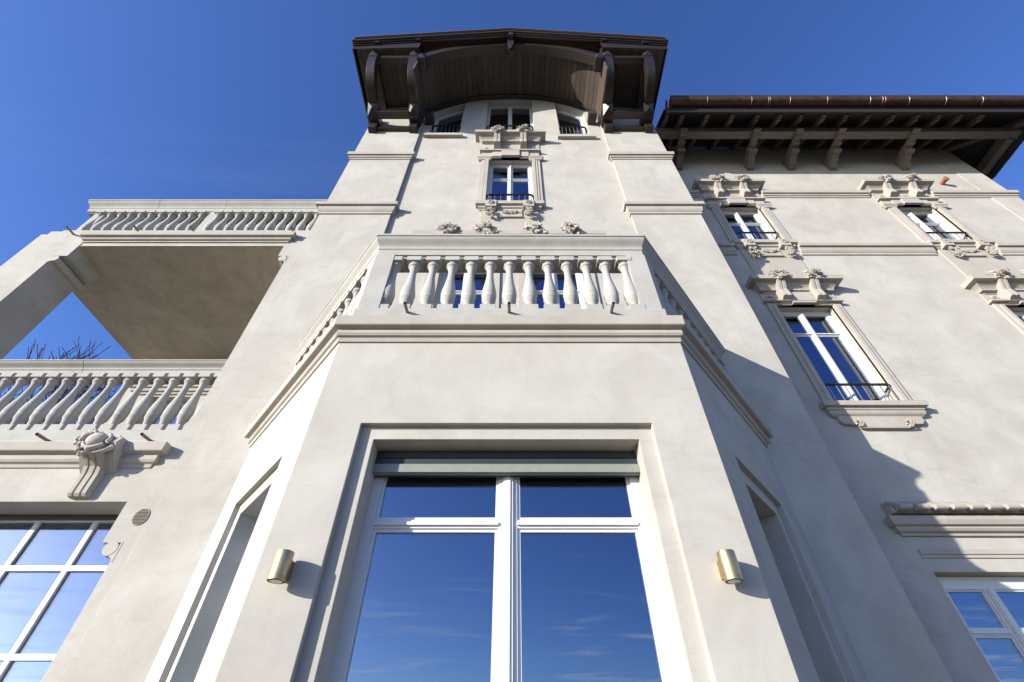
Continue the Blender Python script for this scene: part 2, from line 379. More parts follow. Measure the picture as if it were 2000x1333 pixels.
def rail_prof(z0, z1, p=0.0):
    h = z1 - z0
    pts = [(-0.21, z0 + 0.02), (-0.19, z0), (-0.025, z0), (-0.02, z0 + 0.02), (0.0, z0 + 0.024), (0.002, z0 + h * 0.36), (0.012, z0 + h * 0.40), (0.013, z0 + h * 0.46)]
    pts += [(0.013 + 0.058 * (1 - math.cos(t_ * math.pi)) / 2, z0 + h * (0.46 + 0.38 * t_)) for t_ in (0.15, 0.3, 0.45, 0.6, 0.75, 0.9, 1.0)]
    pts += [(0.064, z0 + h * 0.862), (0.064, z0 + h * 0.88), (0.076, z0 + h * 0.885), (0.078, z1 - 0.006), (0.070, z1), (-0.22, z1)]
    return [(p + q[0], q[1]) for q in pts]
# bay balustrade
bb = MB(); bb.sweep([(-0.20, 4.33), (0.03, 4.33), (0.034, 4.44), (0.03, 4.455), (-0.20, 4.455)], extend(BPATH))
bbo = bb.build('balustrade', 'concrete', V, label='balustrade round the balcony over the bay window')
MB().sweep(rail_prof(5.225, 5.50, 0.0), extend(BPATH)).build('hand_rail', 'concrete', bbo)
for k in range(-6, 7): place('baluster', BAL, bbo, (-0.037 + 0.1795 * k, 2.628, 4.455))
for sd_ in (-1, 1):
    a, b_ = (Vector(BPL), Vector(BPEL)) if sd_ < 0 else (Vector(BPR), Vector(BPER))
    d = (b_ - a).normalized(); ln = (b_ - a).length; n_ = Vector((sd_ * d.y, -sd_ * d.x)); ang = math.atan2(d.y, d.x)
    q = [a + Vector((-sd_ * 0.175, 0)), a, a + d * 0.14, a + d * 0.14 - n_ * 0.15, a + Vector((-sd_ * 0.175, 0.15))]
    MB().prism([(v.x, v.y - 0.024) for v in q], 4.455, 5.23, 'Z').build('corner_pier', 'concrete', bbo)
    k = 0
    while 0.25 + k * 0.1795 < ln - 0.12:
        s_ = 0.25 + k * 0.1795; p_ = a + d * s_ - n_ * 0.045
        place('baluster', BAL, bbo, (p_.x, p_.y, 4.455), (0, 0, ang)); k += 1
    p_ = a + d * (ln - 0.05) - n_ * 0.075
    MB().bar((p_.x, p_.y, 4.455), (p_.x, p_.y, 5.23), 0.15, 0.10, (d.x, d.y, 0)).build('end_pier', 'concrete', bbo)
def spout(x, y, z, ln=0.125, r_=0.013, dx=0.0):
    n_ = 10; mb = MB()
    mb.tube([(x, y + 0.03, z), (x + dx, y - ln, z - 0.012)], r_, n_, cap=False)
    mb.tube([(x + dx, y - ln, z - 0.012), (x, y + 0.02, z)], r_ * 0.8, n_, cap=False)
    mb.build('drain_spout', 'steel', V, 40, merge=False)
for x_ in (-0.875, -0.036, 0.805): spout(x_, YB - 0.034, 4.405)

# ------------------------------------------------------------------ windows
def window(parent, x0, x1, z0, z1, y, fw=0.06, mull=(), trans=(), mw=0.10, tw=0.045, frame='white', bead=0.018, label=None, flat=False, depth=0.05):
    mull = sorted(mull); trans = sorted(trans)
    f = MB()
    f.box(x0, x0 + fw, y, y + depth, z0, z1).box(x1 - fw, x1, y, y + depth, z0, z1)
    f.box(x0 + fw, x1 - fw, y + 0.002, y + depth, z1 - fw, z1).box(x0 + fw, x1 - fw, y + 0.002, y + depth, z0, z0 + fw)
    wo = f.build('window', frame, parent, label=label)
    xs = [x0 + fw] + [q for m_ in mull for q in (m_ - mw / 2, m_ + mw / 2)] + [x1 - fw]
    zs = [z0 + fw] + [q for t_ in trans for q in (t_ - tw / 2, t_ + tw / 2)] + [z1 - fw]
    for m_ in mull:
        mb = MB(); mb.box(m_ - mw / 2, m_ + mw / 2, y + 0.004, y + depth, z0 + fw, z1 - fw)
        if not flat: mb.box(m_ - mw * 0.28, m_ + mw * 0.28, y - 0.012, y + 0.004, z0 + fw, z1 - fw)
        if not flat: mb.box(m_ - mw * 0.14, m_ + mw * 0.14, y - 0.020, y - 0.012, z0 + fw, z1 - fw)
        mb.build('mullion', frame, wo)
    for i in range(0, len(xs), 2):
        for t_ in trans:
            mb = MB(); mb.box(xs[i], xs[i + 1], y + 0.006, y + depth, t_ - tw / 2, t_ + tw / 2)
            if not flat: mb.box(xs[i], xs[i + 1], y - 0.010, y + 0.006, t_ - tw * 0.2, t_ + tw * 0.2)
            mb.build('glazing_bar', frame, wo)
        for j in range(0, len(zs), 2):
            a, b_, c, e = xs[i], xs[i + 1], zs[j], zs[j + 1]; q = bead
            bd = MB()
            if bead:
                bd.box(a, a + q, y + 0.016, y + depth - 0.004, c, e).box(b_ - q, b_, y + 0.016, y + depth - 0.004, c, e)
                bd.box(a + q, b_ - q, y + 0.017, y + depth - 0.004, c, c + q).box(a + q, b_ - q, y + 0.017, y + depth - 0.004, e - q, e)
                bd.build('glazing_bead', frame, wo)
            pn = MB(); pn.box(a + q * 0.5, b_ - q * 0.5, y + 0.030, y + 0.036, c + q * 0.5, e - q * 0.5); pn.build('pane', 'glass', wo)
    return wo
for sd_ in (-1, 1):
    a, d, n_, ln = chamfer(sd_)
    s0, s1 = (0.58, 1.33); q = a + d * (s1 if sd_ < 0 else s0) - n_ * 0.27
    wo = window(V, 0, s1 - s0, 0.40, 3.18, 0, 0.05, (), (2.5,), 0.08, 0.04)
    wo.location = (q.x, q.y, 0); wo.rotation_euler = (0, 0, math.atan2(-sd_ * -d.y, -sd_ * -d.x) if sd_ > 0 else math.atan2(-d.y, -d.x))
# the big bay window
window(V, -0.932, 0.836, 0.40, 3.26, 2.842, 0.062, (-0.037,), (2.772,), 0.118, 0.052, label='large two-leaf white window in the front of the bay', bead=0.02)
sh = MB(); sh.box(-0.929, 0.833, 2.765, 2.80, 3.082, 3.140)
sh.box(-0.929, 0.833, 2.785, 2.80, 3.076, 3.082)
sho = sh.build('roller_shutter', 'shutter', V, label='grey-green bottom slat of the rolled-up shutter')
for i in range(2):
    MB().box(-0.929, 0.833, 2.782, 2.797, 3.146 + i * 0.05, 3.190 + i * 0.05).build('slat', 'shutterdark', sho)
MB().box(-0.929, 0.833, 2.80, 2.835, 3.08, 3.253).build('shutter_box', 'shutterdark', sho)

# ------------------------------------------------------------------ carved flowers
def blob(mb, c, rx, ry, rz, rot, seed, rough=0.25):
    bm = bmesh.new(); bmesh.ops.create_icosphere(bm, subdivisions=2, radius=1.0)
    rnd = random.Random(seed)
    vs = []
    for v in bm.verts:
        s_ = 1 + rnd.uniform(-rough, rough); q = Vector((v.co.x * rx * s_, v.co.y * ry * s_, v.co.z * rz * s_)); vs.append(rot @ q + Vector(c))
    mb.add(vs, [tuple(v.index for v in f.verts) for f in bm.faces]); bm.free()
def petal(mb, c, direc, ln, wd, curl, twist):
    # a curled leaf with thickness, from c along direc
    d = Vector(direc).normalized(); side = d.cross(Vector((0, 0, 1))) if abs(d.z) < 0.95 else Vector((1, 0, 0))
    side.normalize(); nor = side.cross(d); rt = Matrix.Rotation(twist, 3, d); side = rt @ side; nor = rt @ nor
    rows = 5; top = []; bot = []
    for i in range(rows):
        t_ = i / (rows - 1); wv_ = wd * math.sin(math.pi * (0.12 + 0.80 * t_)) ** 0.8
        base = Vector(c) + d * ln * t_ + nor * curl * ln * t_ * t_
        for j in (-1, 0, 1):
            top.append(base + side * wv_ * j + nor * (0.35 * wd * abs(j)) * (1 - 0.3 * t_)); bot.append(base + side * wv_ * j * 0.9 + nor * (0.35 * wd * abs(j) - 0.012))
    vs = top + bot; o = rows * 3; fs = []
    for i in range(rows - 1):
        for j in range(2):
            a = i * 3 + j; fs.append((a, a + 1, a + 4, a + 3)); fs.append((o + a, o + a + 3, o + a + 4, o + a + 1))
    for i in range(rows - 1):
        fs += [(i * 3, i * 3 + 3, o + i * 3 + 3, o + i * 3), (i * 3 + 2, o + i * 3 + 2, o + i * 3 + 5, i * 3 + 5)]
    fs += [(0, o, o + 1, 1), (1, o + 1, o + 2, 2)]; e = (rows - 1) * 3
    fs += [(e, e + 1, o + e + 1, o + e), (e + 1, e + 2, o + e + 2, o + e + 1)]
    mb.add(vs, fs)
def flower_mesh(seed, w_, d_, h_, nblob=16, npet=18):
    # a bunch of flowers and leaves; back at y=0, growing towards -y
    rnd = random.Random(seed); mb = MB()
    for i in range(nblob):
        a = rnd.uniform(0, 2 * math.pi); rr = math.sqrt(rnd.random()) * 0.78
        x_ = math.cos(a) * rr * w_; z_ = math.sin(a) * rr * h_; y_ = -d_ * (1 - rr * rr) * rnd.uniform(0.6, 1.0)
        r_ = rnd.uniform(0.16, 0.30) * min(w_, h_)
        blob(mb, (x_, y_, z_), r_, r_ * 0.8, r_, Matrix.Rotation(rnd.uniform(0, 3), 3, 'Y'), rnd.random(), 0.09)
        for k in range(5):                                # petals of each blossom
            a2 = k * 1.257 + rnd.random()
            petal(mb, (x_, y_ - r_ * 0.3, z_), (math.cos(a2), -0.55, math.sin(a2)), r_ * 1.45, r_ * 0.60, rnd.uniform(-0.4, 0.3), rnd.uniform(-0.4, 0.4))
    for i in range(npet):
        a = 2 * math.pi * i / npet + rnd.uniform(-0.2, 0.2)
        petal(mb, (math.cos(a) * w_ * 0.5, -d_ * 0.35, math.sin(a) * h_ * 0.5), (math.cos(a), rnd.uniform(-0.7, 0.25), math.sin(a)), rnd.uniform(0.35, 0.6) * min(w_, h_), 0.30 * min(w_, h_), rnd.uniform(-0.6, 0.6), rnd.uniform(-0.8, 0.8))
    return mb.mesh('flower_ornament', 'carved', 32, merge=False)
FLW = [flower_mesh(s_, 0.125, 0.13, 0.11, 12, 15) for s_ in (1, 2, 3, 9, 10)]
LEAF = [flower_mesh(s_, 0.085, 0.11, 0.17, 20, 16) for s_ in (4, 5)]
FRZ = flower_mesh(6, 0.23, 0.035, 0.045, 26, 10)
FRZS = flower_mesh(7, 0.10, 0.05, 0.055, 12, 10)
TINY = flower_mesh(8, 0.05, 0.035, 0.06, 6, 8)

# ------------------------------------------------------------------ ornate windows
def guard(parent, x0, x1, z, h, y, nb=8):
    mb = MB(); r_ = 0.07; pts = [(x0, y + 0.10, z + h - 0.02), (x0, y + 0.03, z + h), (x0 + 0.015, y - 0.02, z + h), (x0 + r_, y - 0.045, z + h), (x1 - r_, y - 0.045, z + h), (x1 - 0.015, y - 0.02, z + h), (x1, y + 0.03, z + h), (x1, y + 0.10, z + h - 0.02)]
    for i in range(len(pts) - 1): mb.bar(pts[i], pts[i + 1], 0.034, 0.022)
    go_ = mb.build('window_guard', 'iron', parent)
    MB().bar((x0 + 0.02, y - 0.03, z + 0.06), (x1 - 0.02, y - 0.03, z + 0.06), 0.025, 0.014).build('bottom_rail', 'iron', go_)
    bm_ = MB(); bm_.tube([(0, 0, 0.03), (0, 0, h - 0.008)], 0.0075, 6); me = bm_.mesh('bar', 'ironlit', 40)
    for i in range(nb):
        x_ = x0 + 0.05 + (x1 - x0 - 0.10) * i / (nb - 1)
        place('bar', me, go_, (x_, y - 0.042, z))
def cornice(mb, cx, y, z0, z1, hw):
    h = z1 - z0
    q = h / 0.27
    pr = [(-0.02, z0), (0.03, z0), (0.034, z0 + 0.03 * q), (0.085, z0 + 0.035 * q), (0.09, z0 + 0.06 * q), (0.105, z0 + 0.09 * q), (0.135, z0 + 0.125 * q), (0.15, z0 + 0.14 * q), (0.152, z0 + 0.165 * q), (0.232, z0 + 0.17 * q), (0.24, z0 + 0.255 * q), (0.225, z1), (-0.02, z1 + 0.015)]
    mb.sweep(pr, [(cx - hw, y + 0.02), (cx - hw, y), (cx + hw, y), (cx + hw, y + 0.02)])
def console_mesh(h, pj):
    k = pj / 0.235
    pr = [(0.02, 0.0), (-0.05, 0.0), (-0.158 * k, h * 0.12), (-0.166 * k, h * 0.17), (-0.143 * k, h * 0.50), (-0.150 * k, h * 0.54), (-0.20 * k, h * 0.80), (-0.236 * k, h * 0.98), (0.02, h)]
    mb = MB().prism(pr, -0.072, 0.072, 'X')
    for sx in (-0.042, 0.030):                            # fluting ribs
        mb.prism([(q[0] - 0.011, q[1]) for q in pr[2:8]] + [(q[0] + 0.01, q[1]) for q in pr[2:8]][::-1], sx - 0.018, sx + 0.030, 'X')
    return mb.mesh('console', 'stone')
CON = console_mesh(0.46, 0.235)
def ornate_window(cx, Y, sill, head, c0, c1, hw_open=0.44, style='top', glass=True, trans=None, curtain=False):
    s = MB(); jo = 0.60
    zt = c0 + 0.03
    # stone surround in steps, open in the middle
    for a, b_, z0_, z1_ in ((-jo, -hw_open, sill - 0.02, zt), (hw_open, jo, sill - 0.02, zt), (-hw_open, hw_open, head, zt)):
        s.box(cx + a, cx + b_, Y - 0.035, Y + 0.03, z0_, z1_)
    for sx in (-1, 1):
        s.box(cx + sx * (jo - 0.075) - 0.02, cx + sx * (jo - 0.075) + 0.02, Y - 0.046, Y - 0.033, sill + 0.02, head - 0.10)
        s.box(cx + min(sx * hw_open, sx * (hw_open + 0.06)), cx + max(sx * hw_open, sx * (hw_open + 0.06)), Y - 0.055, Y - 0.033, sill, head - 0.02)
        if style == 'top':
            s.sweep([(-0.02, head - 0.13), (0.015, head - 0.13), (0.03, head - 0.10), (0.03, head - 0.085), (0.05, head - 0.06), (0.05, head - 0.03), (-0.02, head - 0.02)],
                    [(cx + sx * 0.53 - 0.10, Y - 0.01), (cx + sx * 0.53 - 0.10, Y - 0.034), (cx + sx * 0.53 + 0.10, Y - 0.034), (cx + sx * 0.53 + 0.10, Y - 0.01)])
    s.box(cx - 0.19, cx + 0.19, Y - 0.085, Y, head, head + 0.26)
    s.box(cx - 0.38, cx + 0.38, Y - 0.055, Y, head + 0.02, zt - 0.02)
    s.box(cx - 0.64, cx + 0.64, Y - 0.09, Y, c0, c0 + 0.045)
    s.box(cx - 0.62, cx + 0.62, Y - 0.02, Y, c0 + 0.045, c1 - 0.25)
    cornice(s, cx, Y, c1 - 0.27, c1, 0.53)
    so_ = s.build('window_surround', 'stone', V)
    for k, sx in enumerate((-0.28, 0.28)):
        place('console', CON, so_, (cx + sx, Y, c1 - 0.05 - 0.46), (0, 0, 0))
        place('flower_ornament', FLW[(k + int(cx * 3) + int(c1)) % 5], so_, (cx + sx + 0.01, Y - 0.185, c1 - 0.005), (0, random.uniform(-0.5, 0.5), 0), (1.45, 1.05, 1.0))
    place('flower_frieze', FRZS, so_, (cx, Y - 0.02, c0 + 0.11)); place('flower_frieze', FRZS, so_, (cx - 0.50, Y - 0.02, c0 + 0.11), scale=(0.9, 1, 1)); place('flower_frieze', FRZS, so_, (cx + 0.50, Y - 0.02, c0 + 0.11), scale=(0.9, 1, 1))
    # sill
    q = MB()
    if style == 'top':
        q.sweep([(-0.02, sill - 0.19), (0.03, sill - 0.19), (0.035, sill - 0.165), (0.06, sill - 0.15), (0.062, sill - 0.10), (0.105, sill - 0.09), (0.11, sill - 0.005), (-0.02, sill)], [(cx - 0.50, Y + 0.02), (cx - 0.50, Y), (cx + 0.50, Y), (cx + 0.50, Y + 0.02)])
        q.box(cx - 0.215, cx + 0.215, Y - 0.04, Y, sill - 0.42, sill - 0.19); q.box(cx - 0.22, cx + 0.22, Y - 0.055, Y, sill - 0.45, sill - 0.42)
        for sx in (-0.33, 0.33): q.box(cx + sx - 0.095, cx + sx + 0.095, Y - 0.125, Y, sill - 0.21, sill - 0.012)
        q.box(cx - 0.50, cx + 0.50, Y - 0.02, Y + 0.01, sill - 1.05, sill - 0.19)
        sl = q.build('window_sill', 'stone', V)
        for k, sx in enumerate((-0.33, 0.33)):
            place('flower_ornament', LEAF[k], sl, (cx + sx, Y - 0.05, sill - 0.37)); place('flower_ornament', TINY, sl, (cx + sx, Y - 0.12, sill - 0.10))
        place('flower_frieze', FRZ, sl, (cx, Y - 0.04, sill - 0.30))
    else:
        q.sweep([(-0.02, sill - 0.20), (0.03, sill - 0.20), (0.06, sill - 0.17), (0.072, sill - 0.14), (0.062, sill - 0.115), (0.075, sill - 0.11), (0.08, sill - 0.075), (0.12, sill - 0.07), (0.125, sill), (-0.02, sill + 0.01)], [(cx - 0.56, Y + 0.02), (cx - 0.56, Y), (cx + 0.56, Y), (cx + 0.56, Y + 0.02)])
        q.prism([(cx - 0.54, sill - 0.20), (cx + 0.54, sill - 0.20), (cx + 0.54, sill - 0.27), (cx + 0.50, sill - 0.315), (cx + 0.34, sill - 0.32), (cx + 0.30, sill - 0.375), (cx - 0.30, sill - 0.375), (cx - 0.34, sill - 0.32), (cx - 0.50, sill - 0.315), (cx - 0.54, sill - 0.27)], Y - 0.05, Y + 0.01, 'Y')
        sl = q.build('window_sill', 'stone', V)
        for sx in (-0.32, 0.32): place('flower_ornament', TINY, sl, (cx + sx, Y - 0.05, sill - 0.31))
    if glass:
        wo = window(V, cx - hw_open, cx + hw_open, sill, head, Y + 0.125, 0.065, (cx,), (trans or head - (head - sill) * 0.34,), 0.078, 0.036)
        guard(V, cx - hw_open, cx + hw_open, sill - 0.005, 0.34, Y + 0.01)
    return so_
ornate_window(-0.065, YC, 9.04, 10.93, 11.17, 11.86)

# lower storey of the tower: two french windows, a cornice and four bunches of flowers
lc = MB(); cornice(lc, AX, YC, 7.62, 7.88, 1.28)
for a, b_ in ((-1.30, -1.10), (-0.30, -0.20), (0.07, 0.17), (1.03, 1.20)): lc.box(a, b_, YC - 0.03, YC + 0.02, 4.5, 7.62)
lc.box(-1.10, -0.30, YC - 0.03, YC + 0.02, 7.36, 7.62).box(0.17, 1.03, YC - 0.03, YC + 0.02, 7.36, 7.62)
lco = lc.build('door_surround', 'stone', V)
for k, x_ in enumerate((-1.02, -0.45, 0.325, 0.91)):
    place('flower_ornament', FLW[(k + 1) % 5], lco, (x_, YC - 0.16, 7.91), (0, 0.3 * k, 0), (1.75, 1.3, 1.25)); place('console', CON, lco, (x_, YC, 7.38))
window(V, -1.10, -0.30, 4.5, 7.36, YC + 0.13, 0.06, (-0.70,), (6.82,), 0.09, 0.04)
window(V, 0.17, 1.03, 4.5, 7.36, YC + 0.13, 0.06, (0.60,), (6.82,), 0.09, 0.04)

# ------------------------------------------------------------------ attic windows under the timber vault
VR = 2.46; VZ = 14.55 - VR
def varc(x, dr=0.0):
    r_ = VR + dr; dx = x - AX
    return VZ + math.sqrt(max(0.0, r_ * r_ - dx * dx))
def attic(x0, x1, z0, mull):
    y = YC + 0.16
    zz = lambda x: varc(x, -0.10)
    xs = [x0 + (x1 - x0) * i / 8 for i in range(9)]; fw = 0.065
    f = MB()
    f.box(x0, x0 + fw, y, y + 0.05, z0, zz(x0 + fw) - 0.001).box(x1 - fw, x1, y, y + 0.05, z0, zz(x1 - fw) - 0.001)
    top = [(x, zz(x)) for x in xs]; f.prism(top + [(x, z_ - 0.085) for x, z_ in top][::-1], y + 0.002, y + 0.05, 'Y')
    f.box(x0 + fw, x1 - fw, y + 0.002, y + 0.05, z0, z0 + fw)
    wo = f.build('window', 'white', V)
    if mull:
        xm = (x0 + x1) / 2; MB().box(xm - 0.05, xm + 0.05, y + 0.004, y + 0.05, z0 + fw, zz(xm) - 0.08).build('mullion', 'white', wo)
        segs = [(x0 + fw, xm - 0.05), (xm + 0.05, x1 - fw)]
    else: segs = [(x0 + fw, x1 - fw)]
    for a, b_ in segs:
        px = [a + (b_ - a) * i / 6 for i in range(7)]
        MB().prism([(a, z0 + fw), (b_, z0 + fw)] + [(x, zz(x) - 0.08) for x in px[::-1]], y + 0.03, y + 0.036, 'Y').build('pane', 'glass', wo)
    # plastered lintel following the vault
    MB().prism([(x, varc(x, 0.08)) for x in xs] + [(x, zz(x) + 0.0) for x in xs][::-1], YC + 0.012, YC + 0.22, 'Y').build('lintel', 'stucco', V)
    guard(V, x0 + 0.02, x1 - 0.02, z0, 0.60, YC + 0.05, 7)
for h, mu in zip(att, (False, True, False)): attic(h[0], h[1], h[2], mu)
MB().box(-2.00, -1.14, YC - 0.075, YC + 0.05, 11.99, 12.10).build('window_sill', 'stone', V)
MB().box(0.98, 1.83, YC - 0.075, YC + 0.05, 11.91, 12.02).build('window_sill', 'stone', V)

# ------------------------------------------------------------------ tower roof
RF, RB = 2.80, 9.4                                       # front and back edge
RXL, RXR, RZ, EZ = -3.66, 3.50, 14.85, 13.98
def rz(x): return RZ - (RZ - EZ) * abs(x - AX) / ((RXR - RXL) / 2)
tr_ = MB()
for x_e in (RXL, RXR):
    tr_.prism([(AX, RZ), (x_e, EZ), (x_e, EZ + 0.07), (AX, RZ + 0.07)], RF, RB, 'Y')
tro = tr_.build('tower_roof', 'roof', V, merge=False)
for sx, x_e in ((-1, RXL), (1, RXR)):
    for off, wd, hh, yy in ((0.045, 0.04, 0.05, 2.78), (-0.035, 0.06, 0.10, 2.80), (-0.115, 0.045, 0.05, 2.83), (-0.17, 0.03, 0.05, 2.855)):
        MB().bar((AX, yy, RZ + off), (x_e, yy, EZ + off), wd, hh, (0, 0, 1)).build('barge_board', 'wood', tro)
    MB().bar((AX, 2.765, RZ + 0.085), (x_e + sx * 0.02, 2.765, EZ + 0.085), 0.06, 0.025).build('verge_flashing', 'clip', tro)
    MB().bar((x_e + sx * 0.015, RF - 0.03, EZ + 0.02), (x_e + sx * 0.015, RB, EZ + 0.02), 0.05, 0.13).build('fascia_board', 'wood', tro)
    MB().tube([(x_e + sx * 0.05, RF - 0.02, EZ + 0.04), (x_e + sx * 0.05, RB, EZ + 0.04)], 0.05, 10).build('side_gutter', 'copper', tro, 40)
    # flat boarded soffit of the side bays, and the boards closing it in front and beside the vault
    k = 0; x_ = AX + sx * 2.10
    zs_ = lambda x: 13.58 + 0.10 * (3.6 - abs(x - AX))
    while abs(x_ - AX) < 3.45:
        x2 = x_ + sx * 0.137
        MB().prism([(x_, zs_(x_)), (x2, zs_(x2)), (x2, zs_(x2) + 0.025), (x_, zs_(x_) + 0.025)], 2.875, 4.3, 'Y').build('plank', 'plank', tro); x_ += sx * 0.14
    MB().prism([(AX + sx * 2.10, zs_(AX + sx * 2.10)), (x_e, EZ - 0.38), (x_e, EZ - 0.02), (AX + sx * 2.10, rz(AX + sx * 2.10) - 0.02)], 2.865, 2.874, 'Y').build('closing_board', 'wood', tro)
    MB().bar((x_e - sx * 0.02, 2.87, EZ - 0.20), (x_e - sx * 0.02, RB, EZ - 0.20), 0.03, 0.36).build('closing_board', 'wood', tro)
# vault boards
al = math.asin(2.06 / VR); nP = 34
for i in range(nP):
    a0 = -al + 2 * al * i / nP + 0.0015; a1 = -al + 2 * al * (i + 1) / nP - 0.0015
    q = [(AX + (VR + o_) * math.sin(a), VZ + (VR + o_) * math.cos(a)) for a, o_ in ((a0, 0), (a1, 0), (a1, 0.03), (a0, 0.03))]
    MB().prism(q, 3.10, YC + 0.04, 'Y').build('plank', 'plank', tro)
vb = MB(); q = [(AX + (VR + 0.034) * math.sin(a), VZ + (VR + 0.034) * math.cos(a)) for a in [-al + 2 * al * i / 24 for i in range(25)]]
vb.prism(q + [(x, z_ + 0.03) for x, z_ in q[::-1]], 3.12, YC + 0.05, 'Y'); vb.build('vault_backing', 'eaveboard', tro)
def arch(name, y0, y1, dr0, dr1, half, mat='wood'):
    aa = [(-half + 2 * half * i / 28) for i in range(29)]
    bot = [(AX + x, varc(AX + x, dr0)) for x in aa]; top = [(AX + x, varc(AX + x, dr1)) for x in aa]
    return MB().prism(bot + top[::-1], y0, y1, 'Y').build(name, mat, V, 35)
arch('arch_beam', 2.98, 3.18, -0.11, 0.10, 2.03)
arch('arch_rib', YC - 0.10, YC + 0.01, -0.07, 0.04, 2.03)
for sx in (-1, 1):
    x_ = AX + sx * 2.06
    MB().box(min(x_, x_ + sx * 0.04), max(x_, x_ + sx * 0.04), 3.0, YC, 12.62, 13.47).build('side_board', 'plank', tro)
    # square beam ends beside the arch
    cb = MB(); xc = AX + sx * 1.97; cb.box(xc - 0.085, xc + 0.085, 2.93, 3.22, 13.16, 13.40)
    cb.add([(xc - 0.085, 2.93, 13.16), (xc + 0.085, 2.93, 13.16), (xc + 0.085, 2.93, 13.40), (xc - 0.085, 2.93, 13.40), (xc, 2.87, 13.28)], [(0, 1, 4), (1, 2, 4), (2, 3, 4), (3, 0, 4)])
    cb.build('beam_end', 'wood', V)
    cb = MB(); xc = AX + sx * 1.90; cb.box(xc - 0.09, xc + 0.09, 3.95, YC, 12.72, 12.92); cb.build('beam_end', 'wood', V)
kp = MB(); kp.box(AX - 0.075, AX + 0.075, 2.90, 3.24, 14.30, 14.72); kp.box(AX - 0.055, AX + 0.055, 2.78, 2.95, 14.50, 14.86)
kp.add([(AX - 0.075, 2.90, 14.30), (AX + 0.075, 2.90, 14.30), (AX + 0.075, 3.06, 14.30), (AX - 0.075, 3.06, 14.30), (AX, 2.97, 14.10)], [(0, 1, 4), (1, 2, 4), (2, 3, 4), (3, 0, 4)])
kp.build('king_post', 'wood', V)
# brackets
def bez(p0, p1, p2, t_): return tuple((1 - t_) ** 2 * a + 2 * t_ * (1 - t_) * b_ + t_ * t_ * c for a, b_, c in zip(p0, p1, p2))
def pyramid(mb, x0, x1, z0, z1, y, tip):
    mb.add([(x0, y, z0), (x1, y, z0), (x1, y, z1), (x0, y, z1), ((x0 + x1) / 2, tip, (z0 + z1) / 2)], [(0, 1, 4), (1, 2, 4), (2, 3, 4), (3, 0, 4)])
for xc in (-3.16, -2.245, 2.125, 3.035):
    hw_ = 0.10
    po = MB(); po.prism([(YT + 0.02, 12.80), (YT + 0.02, 12.10), (4.02, 12.12), (3.995, 12.15), (4.03, 12.40), (4.03, 12.80)], xc - hw_ * 0.85, xc + hw_ * 0.85, 'X')
    br = po.build('eave_bracket', 'wood', V)
    be = MB(); be.prism([(3.69, 12.66), (3.885, 12.40), (4.14, 12.40), (4.14, 12.66)], xc - 0.115, xc + 0.115, 'X')
    be.add([(xc - 0.115, 3.69, 12.66), (xc + 0.115, 3.69, 12.66), (xc + 0.115, 3.885, 12.40), (xc - 0.115, 3.885, 12.40), (xc, 3.71, 12.47)], [(0, 1, 4), (1, 2, 4), (2, 3, 4), (3, 0, 4)])
    be.build('beam_end', 'wood', br)
    o_ = [bez((3.76, 12.62), (3.02, 12.66), (2.955, 13.38), i / 12) for i in range(13)]
    i_ = [bez((3.98, 12.64), (3.20, 12.86), (3.16, 13.40), i / 12) for i in range(13)]
    MB().prism(o_ + i_[::-1], xc - hw_ * 0.9, xc + hw_ * 0.9, 'X').build('curved_brace', 'wood', br, 35)
    tb = MB(); tb.box(xc - 0.105, xc + 0.105, 2.945, 3.17, 13.38, 13.56); pyramid(tb, xc - 0.105, xc + 0.105, 13.38, 13.56, 2.945, 2.87)
    tb.box(xc - 0.08, xc + 0.08, 2.97, 3.13, 13.56, rz(xc) - 0.02); tb.box(xc - 0.07, xc + 0.07, 3.17, 4.2, 13.40, 13.54)
    tb.build('post', 'wood', br)
    MB().box(xc - 0.06, xc + 0.06, 2.80, 4.2, rz(xc) - 0.20, rz(xc) - 0.06).build('purlin', 'wood', br)
for a, b_ in ((-3.06, -2.345), (2.225, 2.935)):
    MB().box(a, b_, 2.99, 3.13, 13.40, 13.55).build('tie_beam', 'wood', V)
    MB().box(a, b_, 3.80, 3.96, 12.41, 12.58).build('tie_beam', 'wood', V)
    MB().box(a, b_, 4.06, 4.16, 12.20, 12.25).build('tie_beam', 'wood', V)

# ------------------------------------------------------------------ right wing
XE = 10.95
C1, C2 = 4.74, 8.44
topw = lambda c: (c - 0.44, c + 0.44, 9.02, 10.42, 0.17)
midw_ = lambda c: (c - 0.47, c + 0.47, 5.24, 7.24, 0.17)
grd = (4.28, 5.62, 0.9, 3.167, 0.15)
grd2 = (8.0, 9.3, 0.9, 3.167, 0.15)
wg = MB(); wg.wall(XR - 0.1, XE, 0, 13.25, YW, [topw(C1), topw(C2), midw_(C1), midw_(C2), grd, grd2])
wg.add([(XE, YW, 0), (XE, 12, 0), (XE, 12, 13.25), (XE, YW, 13.25)], [(0, 1, 2, 3)])
wg.add([(XR, 12, 0), (XE, 12, 0), (XE, 12, 13.25), (XR, 12, 13.25)], [(0, 1, 2, 3)])
wg.build('wing_wall', 'stucco', V)
MB().box(10.37, XE + 0.012, YW - 0.012, YW + 0.3, 0, 13.2).build('corner_pilaster', 'stucco', V)
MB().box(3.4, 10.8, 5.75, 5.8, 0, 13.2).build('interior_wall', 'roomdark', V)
segs1 = ((XR, 4.05), (5.43, 7.75), (9.15, XE)); segs2 = ((XR, 4.14), (5.34, 7.84), (9.04, XE))
